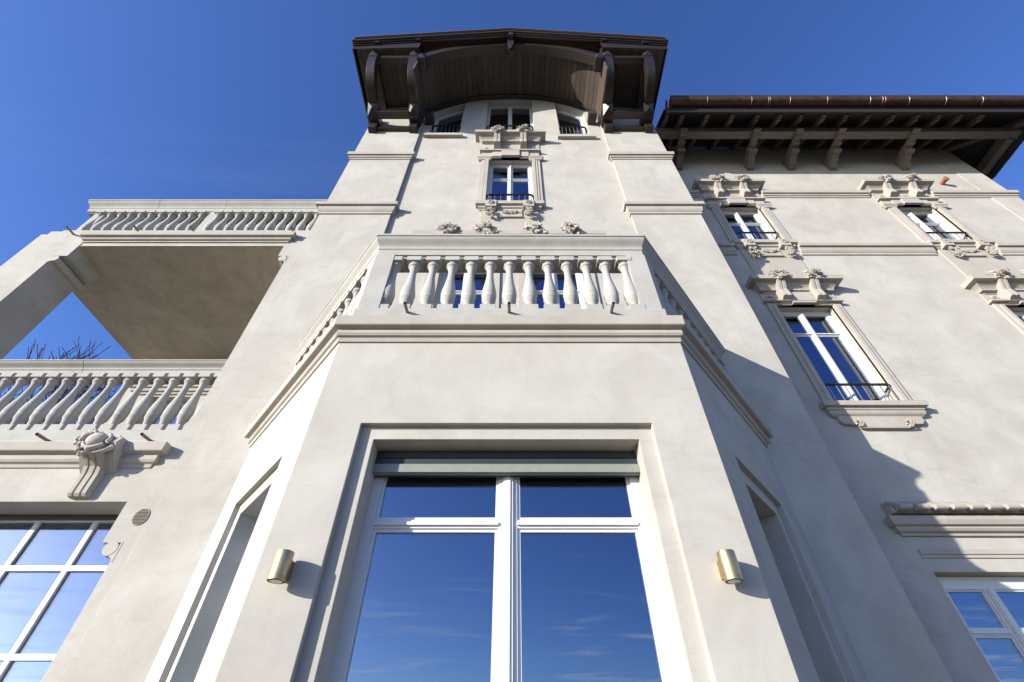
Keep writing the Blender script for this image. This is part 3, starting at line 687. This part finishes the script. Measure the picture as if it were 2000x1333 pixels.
for z_, k_, sg in ((10.98, 1, segs1), (8.92, 2, segs2)):
    for a, b_ in sg:
        pth = [(a, YW), (b_, YW)] if b_ < XE else [(a, YW), (XE + 0.012, YW), (XE + 0.012, 12)]
        MB().sweep(string_prof(z_, k_), pth).build('string_course', 'stone', V)
for c in (C1, C2):
    ornate_window(c, YW, 9.02, 10.42, 10.60, 11.19, hw_open=0.44)
    ornate_window(c, YW, 5.24, 7.24, 7.28, 7.78, hw_open=0.47, style='mid', trans=6.72)
    for z0_, z1_ in ((5.3, 7.2), (9.1, 10.4)):
        cu = MB()
        pts = [(c + 0.16 + 0.27 * i / 14, YW + 0.32 + 0.02 * math.sin(i * 1.9)) for i in range(15)]
        cu.sweep([(0, z0_), (0.006, z0_), (0.006, z1_), (0, z1_)], pts); cu.build('curtain', 'curtain', V, 60)
# ground floor window with tiled hood
def hood(cx, x0, x1):
    h = MB(); h.prism([(YW + 0.02, 3.90), (YW, 3.88), (YW - 0.115, 3.80), (YW - 0.115, 3.735), (YW + 0.02, 3.735)], x0, x1, 'X')
    h.sweep([(-0.02, 3.52), (0.025, 3.52), (0.03, 3.545), (0.06, 3.56), (0.075, 3.585), (0.07, 3.605), (0.10, 3.615), (0.118, 3.66), (0.12, 3.70), (0.05, 3.738), (-0.02, 3.738)], [(x0 + 0.05, YW + 0.02), (x0 + 0.05, YW), (x1 - 0.05, YW), (x1 - 0.05, YW + 0.02)])
    h.box(x0 + 0.12, x1 - 0.12, YW - 0.022, YW + 0.01, 3.335, 3.385).box(x0 + 0.12, x1 - 0.12, YW - 0.012, YW + 0.01, 3.30, 3.335)
    ho = h.build('window_hood', 'stone', V)
    tm = MB(); pr = [(0.02, 0.0), (-0.05, -0.002), (-0.062, 0.01), (-0.066, 0.03), (-0.058, 0.05), (-0.03, 0.062), (0.12, 0.155), (0.12, 0.12), (0.02, 0.05)]
    tm.prism(pr, 0, 0.135, 'X'); me = tm.mesh('tile', 'stone', 30)
    x_ = x0 + 0.03
    while x_ < x1 - 0.12:
        place('tile', me, ho, (x_, YW - 0.155, 3.742)); x_ += 0.194
hood(4.95, 4.13, 6.25); hood(8.65, 7.6, 9.7)
window(V, grd[0], grd[1], 0.9, 3.16, YW + 0.12, 0.12, (4.84,), (2.66,), 0.11, 0.05)
window(V, grd2[0], grd2[1], 0.9, 3.16, YW + 0.12, 0.12, (8.65,), (2.66,), 0.11, 0.05)
# eave
SL = 0.60; GY = 3.84; GZ = 12.72
def ez(y): return 12.60 + (y - 3.90) * SL                # underside of the boards
XO = XE + 1.16                                           # outer edge on the far side
ro = MB()
ro.add([(3.42, GY, ez(GY) + 0.10), (XO, GY, ez(GY) + 0.10), (XO - 5.0, GY + 5.0, ez(GY + 5.0) + 0.10), (3.42, GY + 5.0, ez(GY + 5.0) + 0.10)], [(0, 1, 2, 3)])
ro.add([(XO, GY, ez(GY) + 0.10), (XO, 14, ez(GY) + 0.10), (XO - 5.0, 14, ez(GY + 5) + 0.10), (XO - 5.0, GY + 5.0, ez(GY + 5.0) + 0.10)], [(0, 1, 2, 3)])
wr = ro.build('wing_roof', 'roof', V, merge=False)
y_ = GY + 0.02; k = 0
while y_ < 5.2:
    y2 = y_ + 0.125; xe_ = XO - (y_ - GY) - 0.0
    MB().prism([(y_, ez(y_) + 0.02), (y2, ez(y2) + 0.02), (y2, ez(y2) + 0.045), (y_, ez(y_) + 0.045)], 3.42, xe_, 'X').build('eave_board', 'eaveboard', wr); y_ += 0.130
x_ = XO - 0.02
while x_ > XE - 0.2:
    y0_ = GY + (XO - x_); zb = ez(GY + (XO - x_)) + 0.02; zb2 = ez(GY + (XO - x_ + 0.125)) + 0.02
    MB().prism([(x_, zb), (x_ - 0.125, zb2), (x_ - 0.125, zb2 + 0.025), (x_, zb + 0.025)], y0_, 13.5, 'Y').build('eave_board', 'eaveboard', wr); x_ -= 0.13
def rafter_mesh():
    pr = [(3.93, ez(3.93) + 0.02), (3.93, ez(3.93) - 0.03), (3.95, ez(3.95) - 0.05), (3.985, ez(3.98) - 0.045), (3.99, ez(3.99) - 0.075), (4.03, ez(4.03) - 0.07), (4.04, ez(4.04) - 0.10), (5.25, ez(5.25) - 0.10), (5.25, ez(5.25) + 0.02)]
    return MB().prism(pr, -0.045, 0.045, 'X').mesh('rafter', 'eavebeam')
RAF = rafter_mesh()
for x_ in (3.50, 3.86, 4.43, 5.0, 5.58, 6.09, 6.58, 7.10, 7.61, 8.12, 8.69, 9.25, 9.74, 10.22, 10.71): place('rafter', RAF, wr, (x_, 0, 0))
for i in range(8): place('rafter', RAF, wr, (XE + 5.0, YW + 0.6 + 0.55 * i + 0, 0), (0, 0, math.pi / 2))
MB().bar((XO - 0.1, GY + 0.1, ez(GY + 0.1) - 0.05), (XE - 0.3, YW + 0.3, ez(YW + 0.3) - 0.05), 0.12, 0.14).build('hip_rafter', 'eavebeam', wr)
MB().box(XR + 0.05, XE + 0.8, 4.25, 4.42, 12.45, 12.68).build('purlin', 'eavebeam', wr)
MB().box(XE + 0.58, XE + 0.75, 4.4, 12, 12.45, 12.68).build('purlin', 'eavebeam', wr)
def corbel_mesh():
    pr = [(5.03, 12.06), (4.93, 12.07), (4.86, 12.13), (4.75, 12.20), (4.66, 12.245)]
    c_, r_ = (4.625, 12.285), 0.05
    pr += [(c_[0] + r_ * math.cos(a), c_[1] + r_ * math.sin(a)) for a in [math.radians(q) for q in (-50, -90, -140, 180, 140, 100)]]
    pr += [(4.58, 12.345), (4.52, 12.36), (4.50, 12.335), (4.455, 12.34), (4.43, 12.375), (4.38, 12.38), (4.36, 12.355), (4.31, 12.36), (4.285, 12.40), (4.24, 12.405), (4.17, 12.41), (4.17, 12.449), (5.03, 12.449)]
    mb = MB().prism(pr, -0.075, 0.075, 'X')
    n_ = 14
    mb.prism([(c_[0] + 0.056 * math.cos(2 * math.pi * i / n_), c_[1] + 0.056 * math.sin(2 * math.pi * i / n_)) for i in range(n_)], -0.09, 0.09, 'X')
    return mb.mesh('eave_corbel', 'eavebeam', 30)
COR = corbel_mesh()
for x_ in (3.92, 5.60, 6.58, 7.56, 9.27): place('eave_corbel', COR, V, (x_, 0, 0))
place('eave_corbel', COR, V, (XE + 5.0, YW + 0.45, 0), (0, 0, math.pi / 2)); place('eave_corbel', COR, V, (XE + 5.0, YW + 2.2, 0), (0, 0, math.pi / 2))
# gutter
def gutter(mb, p0, p1, r_=0.13, n_=12):
    # open half-round trough
    p0 = Vector(p0); p1 = Vector(p1); d = (p1 - p0).normalized(); sd2 = d.cross(Vector((0, 0, 1)))
    ring = lambda p, rr: [p + sd2 * rr * math.cos(math.pi + math.pi * j / n_) + Vector((0, 0, 1)) * rr * math.sin(math.pi + math.pi * j / n_) for j in range(n_ + 1)]
    A, B, C_, D = ring(p0, r_), ring(p1, r_), ring(p0, r_ - 0.006), ring(p1, r_ - 0.006); k_ = n_ + 1
    fs = []
    for j in range(n_):
        fs += [(j, j + 1, k_ + j + 1, k_ + j), (2 * k_ + j, 3 * k_ + j, 3 * k_ + j + 1, 2 * k_ + j + 1)]
    fs += [(0, k_, 3 * k_, 2 * k_), (n_, 2 * k_ + n_, 3 * k_ + n_, k_ + n_)]
    fs += [tuple(range(k_))]
    mb.add(A + B + C_ + D, fs)
gy, gz = 3.735, 12.82
gm = MB(); gutter(gm, (3.55, gy, gz), (XO + 0.06, gy, gz)); gm.tube([(3.55, gy - 0.13, gz), (XO + 0.06, gy - 0.13, gz)], 0.012, 8)
gut = gm.build('gutter', 'copper', V, 50, merge=False)
gm = MB(); gutter(gm, (XO + 0.06, gy, gz), (XO + 0.06, 5.5, gz)); gm.tube([(XO + 0.06, 5.42, gz - 0.08), (XE + 0.6, 5.75, gz - 0.30), (XE - 0.05, 6.1, gz - 0.5)], 0.06, 12); gm.build('gutter', 'copper', V, 50, merge=False)
for x_ in (4.38, 5.38, 6.25, 7.09, 8.06, 8.94, 9.77, 10.6):
    cl = MB(); cl.tube([(x_, gy + 0.134 * math.cos(math.pi * (1 + 0.55 * j / 8)), gz + 0.134 * math.sin(math.pi * (1 + 0.55 * j / 8))) for j in range(9)], 0.007, 6)
    cl.box(x_ - 0.02, x_ + 0.02, gy - 0.165, gy - 0.12, gz + 0.010, gz + 0.024); cl.build('gutter_clip', 'clip', gut)
for x_ in (5.76, 5.80, 8.34, 8.40):
    cl = MB(); cl.tube([(x_, gy + 0.132 * math.cos(math.pi * (1 + j / 10)), gz + 0.132 * math.sin(math.pi * (1 + j / 10))) for j in range(11)], 0.005, 6); cl.build('gutter_seam', 'clip', gut)
MB().prism([(gy - 0.05, gz - 0.02), (gy - 0.05, gz - 0.10), (GY + 0.02, ez(GY) - 0.06), (4.9, ez(4.9) - 0.08), (4.9, ez(4.9) + 0.12), (GY, ez(GY) + 0.12)], 3.455, 3.485, 'X').build('verge_flashing', 'copper', wr)
MB().box(3.46, XO, GY - 0.02, GY + 0.015, ez(GY) - 0.10, ez(GY) + 0.14).build('fascia_board', 'eaveboard', wr)
# terracotta outlet
to = MB(); to.tube([(9.70, YW + 0.02, 11.40), (9.70, YW - 0.13, 11.385)], [0.045, 0.055], 14); to.tube([(9.70, YW - 0.125, 11.385), (9.70, YW - 0.155, 11.382)], [0.064, 0.064], 14)
to.build('outlet_pipe', 'terracotta', V, 40)

# ------------------------------------------------------------------ loggia on the left
PL0, PL1 = -7.70, -7.08
lg = MB()
lg.prism([(PL0, 4.2), (PL1, 4.2), (PL1, 7.47), (-6.88, 7.47), (-6.88, 8.15), (PL0 + 0.10, 8.15), (PL0 + 0.10, 8.06), (PL0, 8.06)], YL, 4.74, 'Y')
lg.prism([(-3.48, 4.2), (XL + 0.02, 4.2), (XL + 0.02, 8.18), (-6.85, 8.18), (-6.85, 7.735), (-3.63, 7.735), (-3.63, 7.47), (-3.48, 7.47)], YL + 0.0006, 4.74, 'Y')
lg.build('loggia_pier', 'stucco', V, merge=False)
sl_ = MB(); sl_.box(-7.62, XL + 0.01, YL + 0.02, 7.05, 7.73, 8.05); sl_.build('loggia_soffit', 'soffit', V)
for x_, sx in ((PL1, 1), (-3.48, -1)):
    mb = MB(); n_ = 14
    cxr = x_ + sx * 0.055
    mb.prism([(cxr + 0.062 * math.cos(2 * math.pi * i / n_), 7.40 + 0.062 * math.sin(2 * math.pi * i / n_)) for i in range(n_)], YL - 0.006, 4.765, 'Y')
    mb.prism([(x_ - sx * 0.02, 7.30), (x_ + sx * 0.03, 7.34), (x_ + sx * 0.06, 7.36), (x_ - sx * 0.02, 7.47)], YL - 0.002, 4.75, 'Y')
    mb.build('roll_moulding', 'stucco', V, 40)
# lower storey of the loggia with the big gridded window
lw = MB(); lw.prism([(-9.2, 3.528), (-3.648, 3.528), (-3.648, 3.15), (-3.48, 3.15), (-3.48, 0), (XL + 0.02, 0), (XL + 0.02, 4.1995), (-9.2, 4.1995)], YL, YL + 0.32, 'Y')
lw.build('loggia_wall', 'stucco', V, merge=False)
mb = MB(); n_ = 14
mb.prism([(-3.545 + 0.065 * math.cos(2 * math.pi * i / n_), 3.10 + 0.065 * math.sin(2 * math.pi * i / n_)) for i in range(n_)], YL - 0.004, YL + 0.325, 'Y')
mb.prism([(-3.46, 2.98), (-3.50, 3.02), (-3.54, 3.05), (-3.46, 3.16)], YL - 0.002, YL + 0.32, 'Y'); mb.build('roll_moulding', 'stucco', V, 40)
MB().box(-9.2, XL + 0.02, 4.4, 7.0, 4.05, 4.25).build('terrace_floor', 'concrete', V)
xs_ = [-3.538 - 0.5655 * i for i in range(10)]
window(V, -9.1, -3.50, 0.5, 3.50, YL + 0.30, 0.04, [-4.104 - 0.5655 * i for i in range(8)], (3.035, 2.354, 1.67), 0.044, 0.044, bead=0.0, label='wide white gridded window under the terrace', depth=0.06, flat=True)
MB().box(-9.1, -3.50, YL + 0.285, YL + 0.299, 3.475, 3.525).build('head_shade_strip', 'headshade', V)  # added dark strip, stands for the shadow under the opening's head
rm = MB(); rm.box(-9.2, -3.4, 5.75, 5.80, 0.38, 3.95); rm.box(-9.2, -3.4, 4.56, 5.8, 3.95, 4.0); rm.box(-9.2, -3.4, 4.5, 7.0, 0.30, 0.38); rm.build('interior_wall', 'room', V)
# cornice and balustrade of the lower terrace
YBL = YL + 0.078
MB().sweep([(-0.03, 3.875), (0.012, 3.875), (0.016, 3.91), (0.04, 3.925), (0.052, 3.95), (0.046, 3.985), (0.044, 4.005), (0.095, 4.02), (0.10, 4.03), (0.104, 4.11), (0.095, 4.125), (-0.03, 4.14)],
           [(-9.3, YL), (-3.63, YL), (-3.63, YL + 0.05)]).build('terrace_cornice', 'stone', V)
def balustrade(x0, x1, y, z0, zb, zr0, zr1, xs, mesh, piers, label, left_ret=False, joints=()):
    b_ = MB(); b_.box(x0, x1, y - 0.077, y + 0.20, z0, zb)
    bo = b_.build('balustrade', 'concrete', V, label=label)
    pth = [(x0 - 0.15, y + 0.15), (x0 - 0.15, y), (x1, y)] if left_ret else [(x0, y), (x1, y)]
    cuts = [x0 - 1] + [j for j in joints] + [x1]
    for i in range(len(cuts) - 1):
        seg = (pth[:2] + [(cuts[1] - 0.003, y)] if left_ret and len(cuts) > 2 else [pth[0], (cuts[1] - 0.003 if len(cuts) > 2 else x1, y)]) if i == 0 else [(cuts[i] + 0.003, y), (cuts[i + 1] - (0.003 if i < len(cuts) - 2 else 0), y)]
        MB().sweep(rail_prof(zr0, zr1), seg).build('hand_rail', 'concrete', bo)
    for x_ in xs: place('baluster', mesh, bo, (x_, y + 0.03, zb))
    for a, e in piers: MB().box(a, e, y + 0.006, y + 0.15, zb, zr0 + 0.02).build('rail_pier', 'concrete', bo)
    return bo
BAL2 = baluster_mesh(0.83, 0.10); xs1 = [-3.502 - 0.1815 * i for i in range(32)]
balustrade(-9.3, -3.478, YBL, 4.12, 4.324, 5.152, 5.335, xs1, BAL2, [], 'balustrade along the lower left terrace', joints=(-6.9, -5.22))
xs2 = [-7.262 + 0.178 * i for i in range(0, 11)] + [-5.188 + 0.1735 * i for i in range(0, 11)]
balustrade(-7.42, -3.332, YBL, 7.98, 8.185, 8.89, 9.20, xs2, BALS, [(-7.37, -7.19), (-5.365, -5.18)], 'balustrade along the upper left terrace', True, joints=(-6.35, -5.15))
MB().sweep([(-0.03, 7.815), (0.015, 7.815), (0.02, 7.84), (0.045, 7.85), (0.055, 7.87), (0.048, 7.89), (0.046, 7.90), (0.085, 7.912), (0.09, 7.92), (0.094, 8.0), (-0.03, 8.02)], [(-6.83, YL + 0.01), (-6.83, YL - 0.004), (-3.60, YL - 0.004), (-3.60, YL + 0.01)]).build('terrace_cornice', 'stone', V)
for x_, y__, z_ in ((-4.86, YL, 4.19), (-3.79, YL, 4.19), (-7.17, YL, 8.06), (-6.1, YL, 8.08), (-5.2, YL, 8.08), (-3.56, YL, 8.04)): spout(x_, y__, z_, 0.15, 0.016)
# cartouche on the terrace cornice
ca = MB(); pr = [(0.02, 3.56), (-0.03, 3.56), (-0.05, 3.585), (-0.055, 3.78), (-0.075, 3.85), (-0.13, 3.90), (-0.19, 3.93), (-0.22, 3.98), (-0.22, 4.08), (-0.17, 4.14), (0.02, 4.14)]
ca.prism([(YL + q[0], q[1]) for q in pr], -4.21, -4.03, 'X')
for a, e in ((-4.205, -4.165), (-4.145, -4.095), (-4.075, -4.035)): ca.prism([(YL + q[0] - 0.016, q[1]) for q in pr[1:8]] + [(YL + q[0], q[1]) for q in pr[1:8]][::-1], a, e, 'X')
ca.prism([(YL + 0.01, 3.80), (YL - 0.06, 3.86), (YL - 0.15, 3.95), (YL - 0.20, 4.06), (YL - 0.16, 4.13), (YL + 0.01, 4.14)], -4.28, -3.94, 'X')
co = ca.build('cartouche', 'stone', V)
def ball(mb, c, rx, ry, rz_, rot=Matrix.Identity(3), sub=2):
    bm = bmesh.new(); bmesh.ops.create_icosphere(bm, subdivisions=sub, radius=1.0)
    mb.add([rot @ Vector((v.co.x * rx, v.co.y * ry, v.co.z * rz_)) + Vector(c) for v in bm.verts], [tuple(v.index for v in f.verts) for f in bm.faces]); bm.free()
rt = Matrix.Rotation(0.25, 3, 'Y') @ Matrix.Rotation(-0.35, 3, 'X')
sm = MB(); ball(sm, (-4.13, YL - 0.225, 4.065), 0.085, 0.055, 0.085, rt, 3)
place('oval_shield', sm.mesh('oval_shield', 'carved', 180), co)
rim = MB(); pts = [Vector((-4.13, YL - 0.215, 4.065)) + rt @ Vector((0.108 * math.cos(a), 0, 0.108 * math.sin(a))) for a in [math.radians(q) for q in range(-150, 151, 15)]]
rim.tube(pts, [0.012 + 0.010 * math.sin(math.pi * k / (len(pts) - 1)) for k in range(len(pts))], 8)
pts = [Vector((-4.10, YL - 0.195, 4.065)) + rt @ Vector((0.145 * math.cos(a), 0.02, 0.14 * math.sin(a))) for a in [math.radians(q) for q in range(-80, 96, 15)]]
rim.tube(pts, [0.008 + 0.016 * math.sin(math.pi * k / (len(pts) - 1)) for k in range(len(pts))], 8)
place('scroll_rim', rim.mesh('scroll_rim', 'carved', 60), co)
fl = MB(); rnd = random.Random(5)
for i in range(26):
    a = math.radians(rnd.uniform(150, 290)); rr = rnd.uniform(0.115, 0.185); x_ = -4.13 + rr * math.cos(a); z_ = 4.06 + 0.85 * rr * math.sin(a); q = rnd.uniform(0.016, 0.030)
    ball(fl, (x_, YL - 0.195 - rnd.uniform(0, 0.05), z_), q, q, q, sub=2)
    if i % 3 == 0: petal(fl, (x_, YL - 0.225, z_), (-math.sin(a), -0.15, math.cos(a)), 0.07, 0.024, rnd.uniform(-0.3, 0.3), rnd.uniform(-0.6, 0.6))
for i in range(4):
    a = math.radians(115 + 18 * i); petal(fl, (-4.13 + 0.105 * math.cos(a), YL - 0.205, 4.065 + 0.10 * math.sin(a)), (math.cos(a + 0.9), -0.25, math.sin(a + 0.9)), 0.07, 0.028, 0.5, rnd.uniform(-0.5, 0.5))
place('flower_garland', fl.mesh('flower_garland', 'carved', 60, merge=False), co)
# round vent grille
vg = MB(); n_ = 24
ring = [(-3.437 + 0.072 * math.cos(2 * math.pi * i / n_), 3.385 + 0.082 * math.sin(2 * math.pi * i / n_)) for i in range(n_)]
vg.prism(ring, YL - 0.008, YL + 0.02, 'Y'); vgo = vg.build('vent_grille', 'stone', V)
for i in range(11):
    z_ = 3.385 - 0.066 + 0.0132 * i; hw_ = 0.062 * math.sqrt(max(0.02, 1 - ((z_ - 3.385) / 0.074) ** 2))
    MB().prism([(YL - 0.017, z_ - 0.004), (YL - 0.007, z_ + 0.003), (YL - 0.007, z_ - 0.004)], -3.437 - hw_, -3.437 + hw_, 'X').build('slat', 'grille', vgo)

# house body behind the loggia
hb = MB(); hb.wall(-7.55, XL, 4.2, 11.5, 7.05, [(-6.93, -6.10, 4.4, 6.95, 0.25)]); hb.add([(-7.55, 7.05, 0), (-7.55, 7.05, 11.5), (-7.55, 12, 11.5), (-7.55, 12, 0)], [(0, 1, 2, 3)])
hb.wall(-7.55, XL, 0, 11.5, 12); hb.build('back_wall', 'stucco', V, merge=False)
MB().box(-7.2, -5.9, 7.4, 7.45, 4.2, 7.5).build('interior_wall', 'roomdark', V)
h2 = MB(); h2.sweep([(-0.02, 6.99), (0.03, 6.99), (0.04, 7.03), (0.07, 7.04), (0.08, 7.10), (0.11, 7.11), (0.115, 7.16), (-0.02, 7.17)], [(-7.28, 7.07), (-7.28, 7.05), (-5.75, 7.05), (-5.75, 7.07)]); h2.build('door_hood', 'stone', V)
window(V, -6.93, -6.10, 4.4, 6.94, 7.24, 0.06, (-6.51,), (6.3,), 0.09, 0.04)
hr = MB(); hr.box(-8.45, XL, 5.95, 12.5, 11.42, 11.55); hr.prism([(-8.45, 11.55), (XL, 11.55), (XL, 11.75)], 5.95, 12.5, 'Y'); hr.build('rear_roof', 'eaveboard', V, merge=False)

# ------------------------------------------------------------------ wall lamps
def lamp(x, z, label):
    t_ = thing('wall_lamp', label, 'lamp', (x, YB, z), 'brass wall lamps on the bay')
    r_ = 0.046; yc = -0.078
    MB().lathe([(0.0005, 0.0), (r_ * 0.72, 0.0), (r_ * 0.74, 0.010), (r_ * 0.9, 0.010), (r_ * 0.93, 0.0), (r_, 0.003), (r_, 0.022), (r_ * 0.985, 0.024), (r_, 0.026), (r_, 0.140), (r_ * 0.97, 0.144), (0.0005, 0.144)], (0, yc, 0), 32).build('lamp_body', 'brass', t_, 40)
    MB().lathe([(0.0005, -0.001), (r_ * 0.70, -0.001), (r_ * 0.70, 0.006), (0.0005, 0.006)], (0, yc, 0.0), 24).build('lens', 'lens', t_, 40)
    MB().box(-0.03, 0.03, yc + 0.04, 0.0, 0.03, 0.118).build('wall_mount', 'brass', t_)
lamp(-1.205, 2.345, 'brass cylinder wall lamp left of the big bay window')
lamp(1.120, 2.345, 'brass cylinder wall lamp right of the big bay window')

# ------------------------------------------------------------------ bare trees beyond the terrace
def bare_tree(x, y, h, seed, label):
    rnd = random.Random(seed); t_ = thing('bare_tree', label, 'tree', (x, y, 0), 'bare winter trees behind the terrace')
    tk, tw = MB(), MB()
    def grow(p, d, ln, r_, lev):
        pts = [p]; rad = [r_]; q = p.copy(); dd = d.copy(); k_ = 4
        for i in range(k_):
            dd = (dd + Vector((rnd.uniform(-1, 1), rnd.uniform(-1, 1), rnd.uniform(-0.3, 0.8))) * 0.17).normalized()
            q = q + dd * ln / k_; pts.append(q.copy()); rad.append(max(0.010, r_ * (1 - 0.42 * (i + 1) / k_)))
        (tk if lev < 2 else tw).tube(pts, rad, 8 if lev < 2 else 5 if lev < 4 else 4, cap=lev >= 4)
        if lev >= 6: return
        nb = 3 if lev < 2 else rnd.choice((2, 3, 3)) if lev < 5 else rnd.choice((2, 3, 4))
        for i in range(nb):
            i0 = rnd.choice((2, 3, 4, 4)) if i else 4
            ax = Vector((rnd.uniform(-1, 1), rnd.uniform(-1, 1), rnd.uniform(-1, 1))).normalized()
            nd = Matrix.Rotation(rnd.uniform(0.35, 0.95), 3, ax) @ dd
            nd = (nd + Vector((0, 0, 0.22))).normalized()
            grow(pts[i0], nd, ln * rnd.uniform(0.60, 0.80), rad[i0] * rnd.uniform(0.55, 0.75), lev + 1)
    grow(Vector((0, 0, 0)), Vector((0, 0, 1)), h * 0.33, h * 0.026, 0)
    # stretch the crown so that its top is at the tree's height
    top = max(v[2] for v in tw.v); k_ = h / top
    for mb in (tk, tw): mb.v = [(v[0] * k_, v[1] * k_, v[2] * k_) for v in mb.v]
    tk.build('trunk', 'bark', t_, 60, merge=False); tw.build('crown', 'bark', t_, 60, merge=False)
bare_tree(-19.6, 12.5, 13.35, 3, 'bare tree seen furthest left below the loggia soffit')
bare_tree(-17.4, 13.4, 13.7, 8, 'bare tree behind the lower left balustrade, second from the left')
bare_tree(-15.4, 12.6, 12.95, 14, 'bare tree behind the lower left balustrade, third from the left')
bare_tree(-13.6, 12.8, 12.2, 21, 'bare tree nearest the tower behind the lower left balustrade')
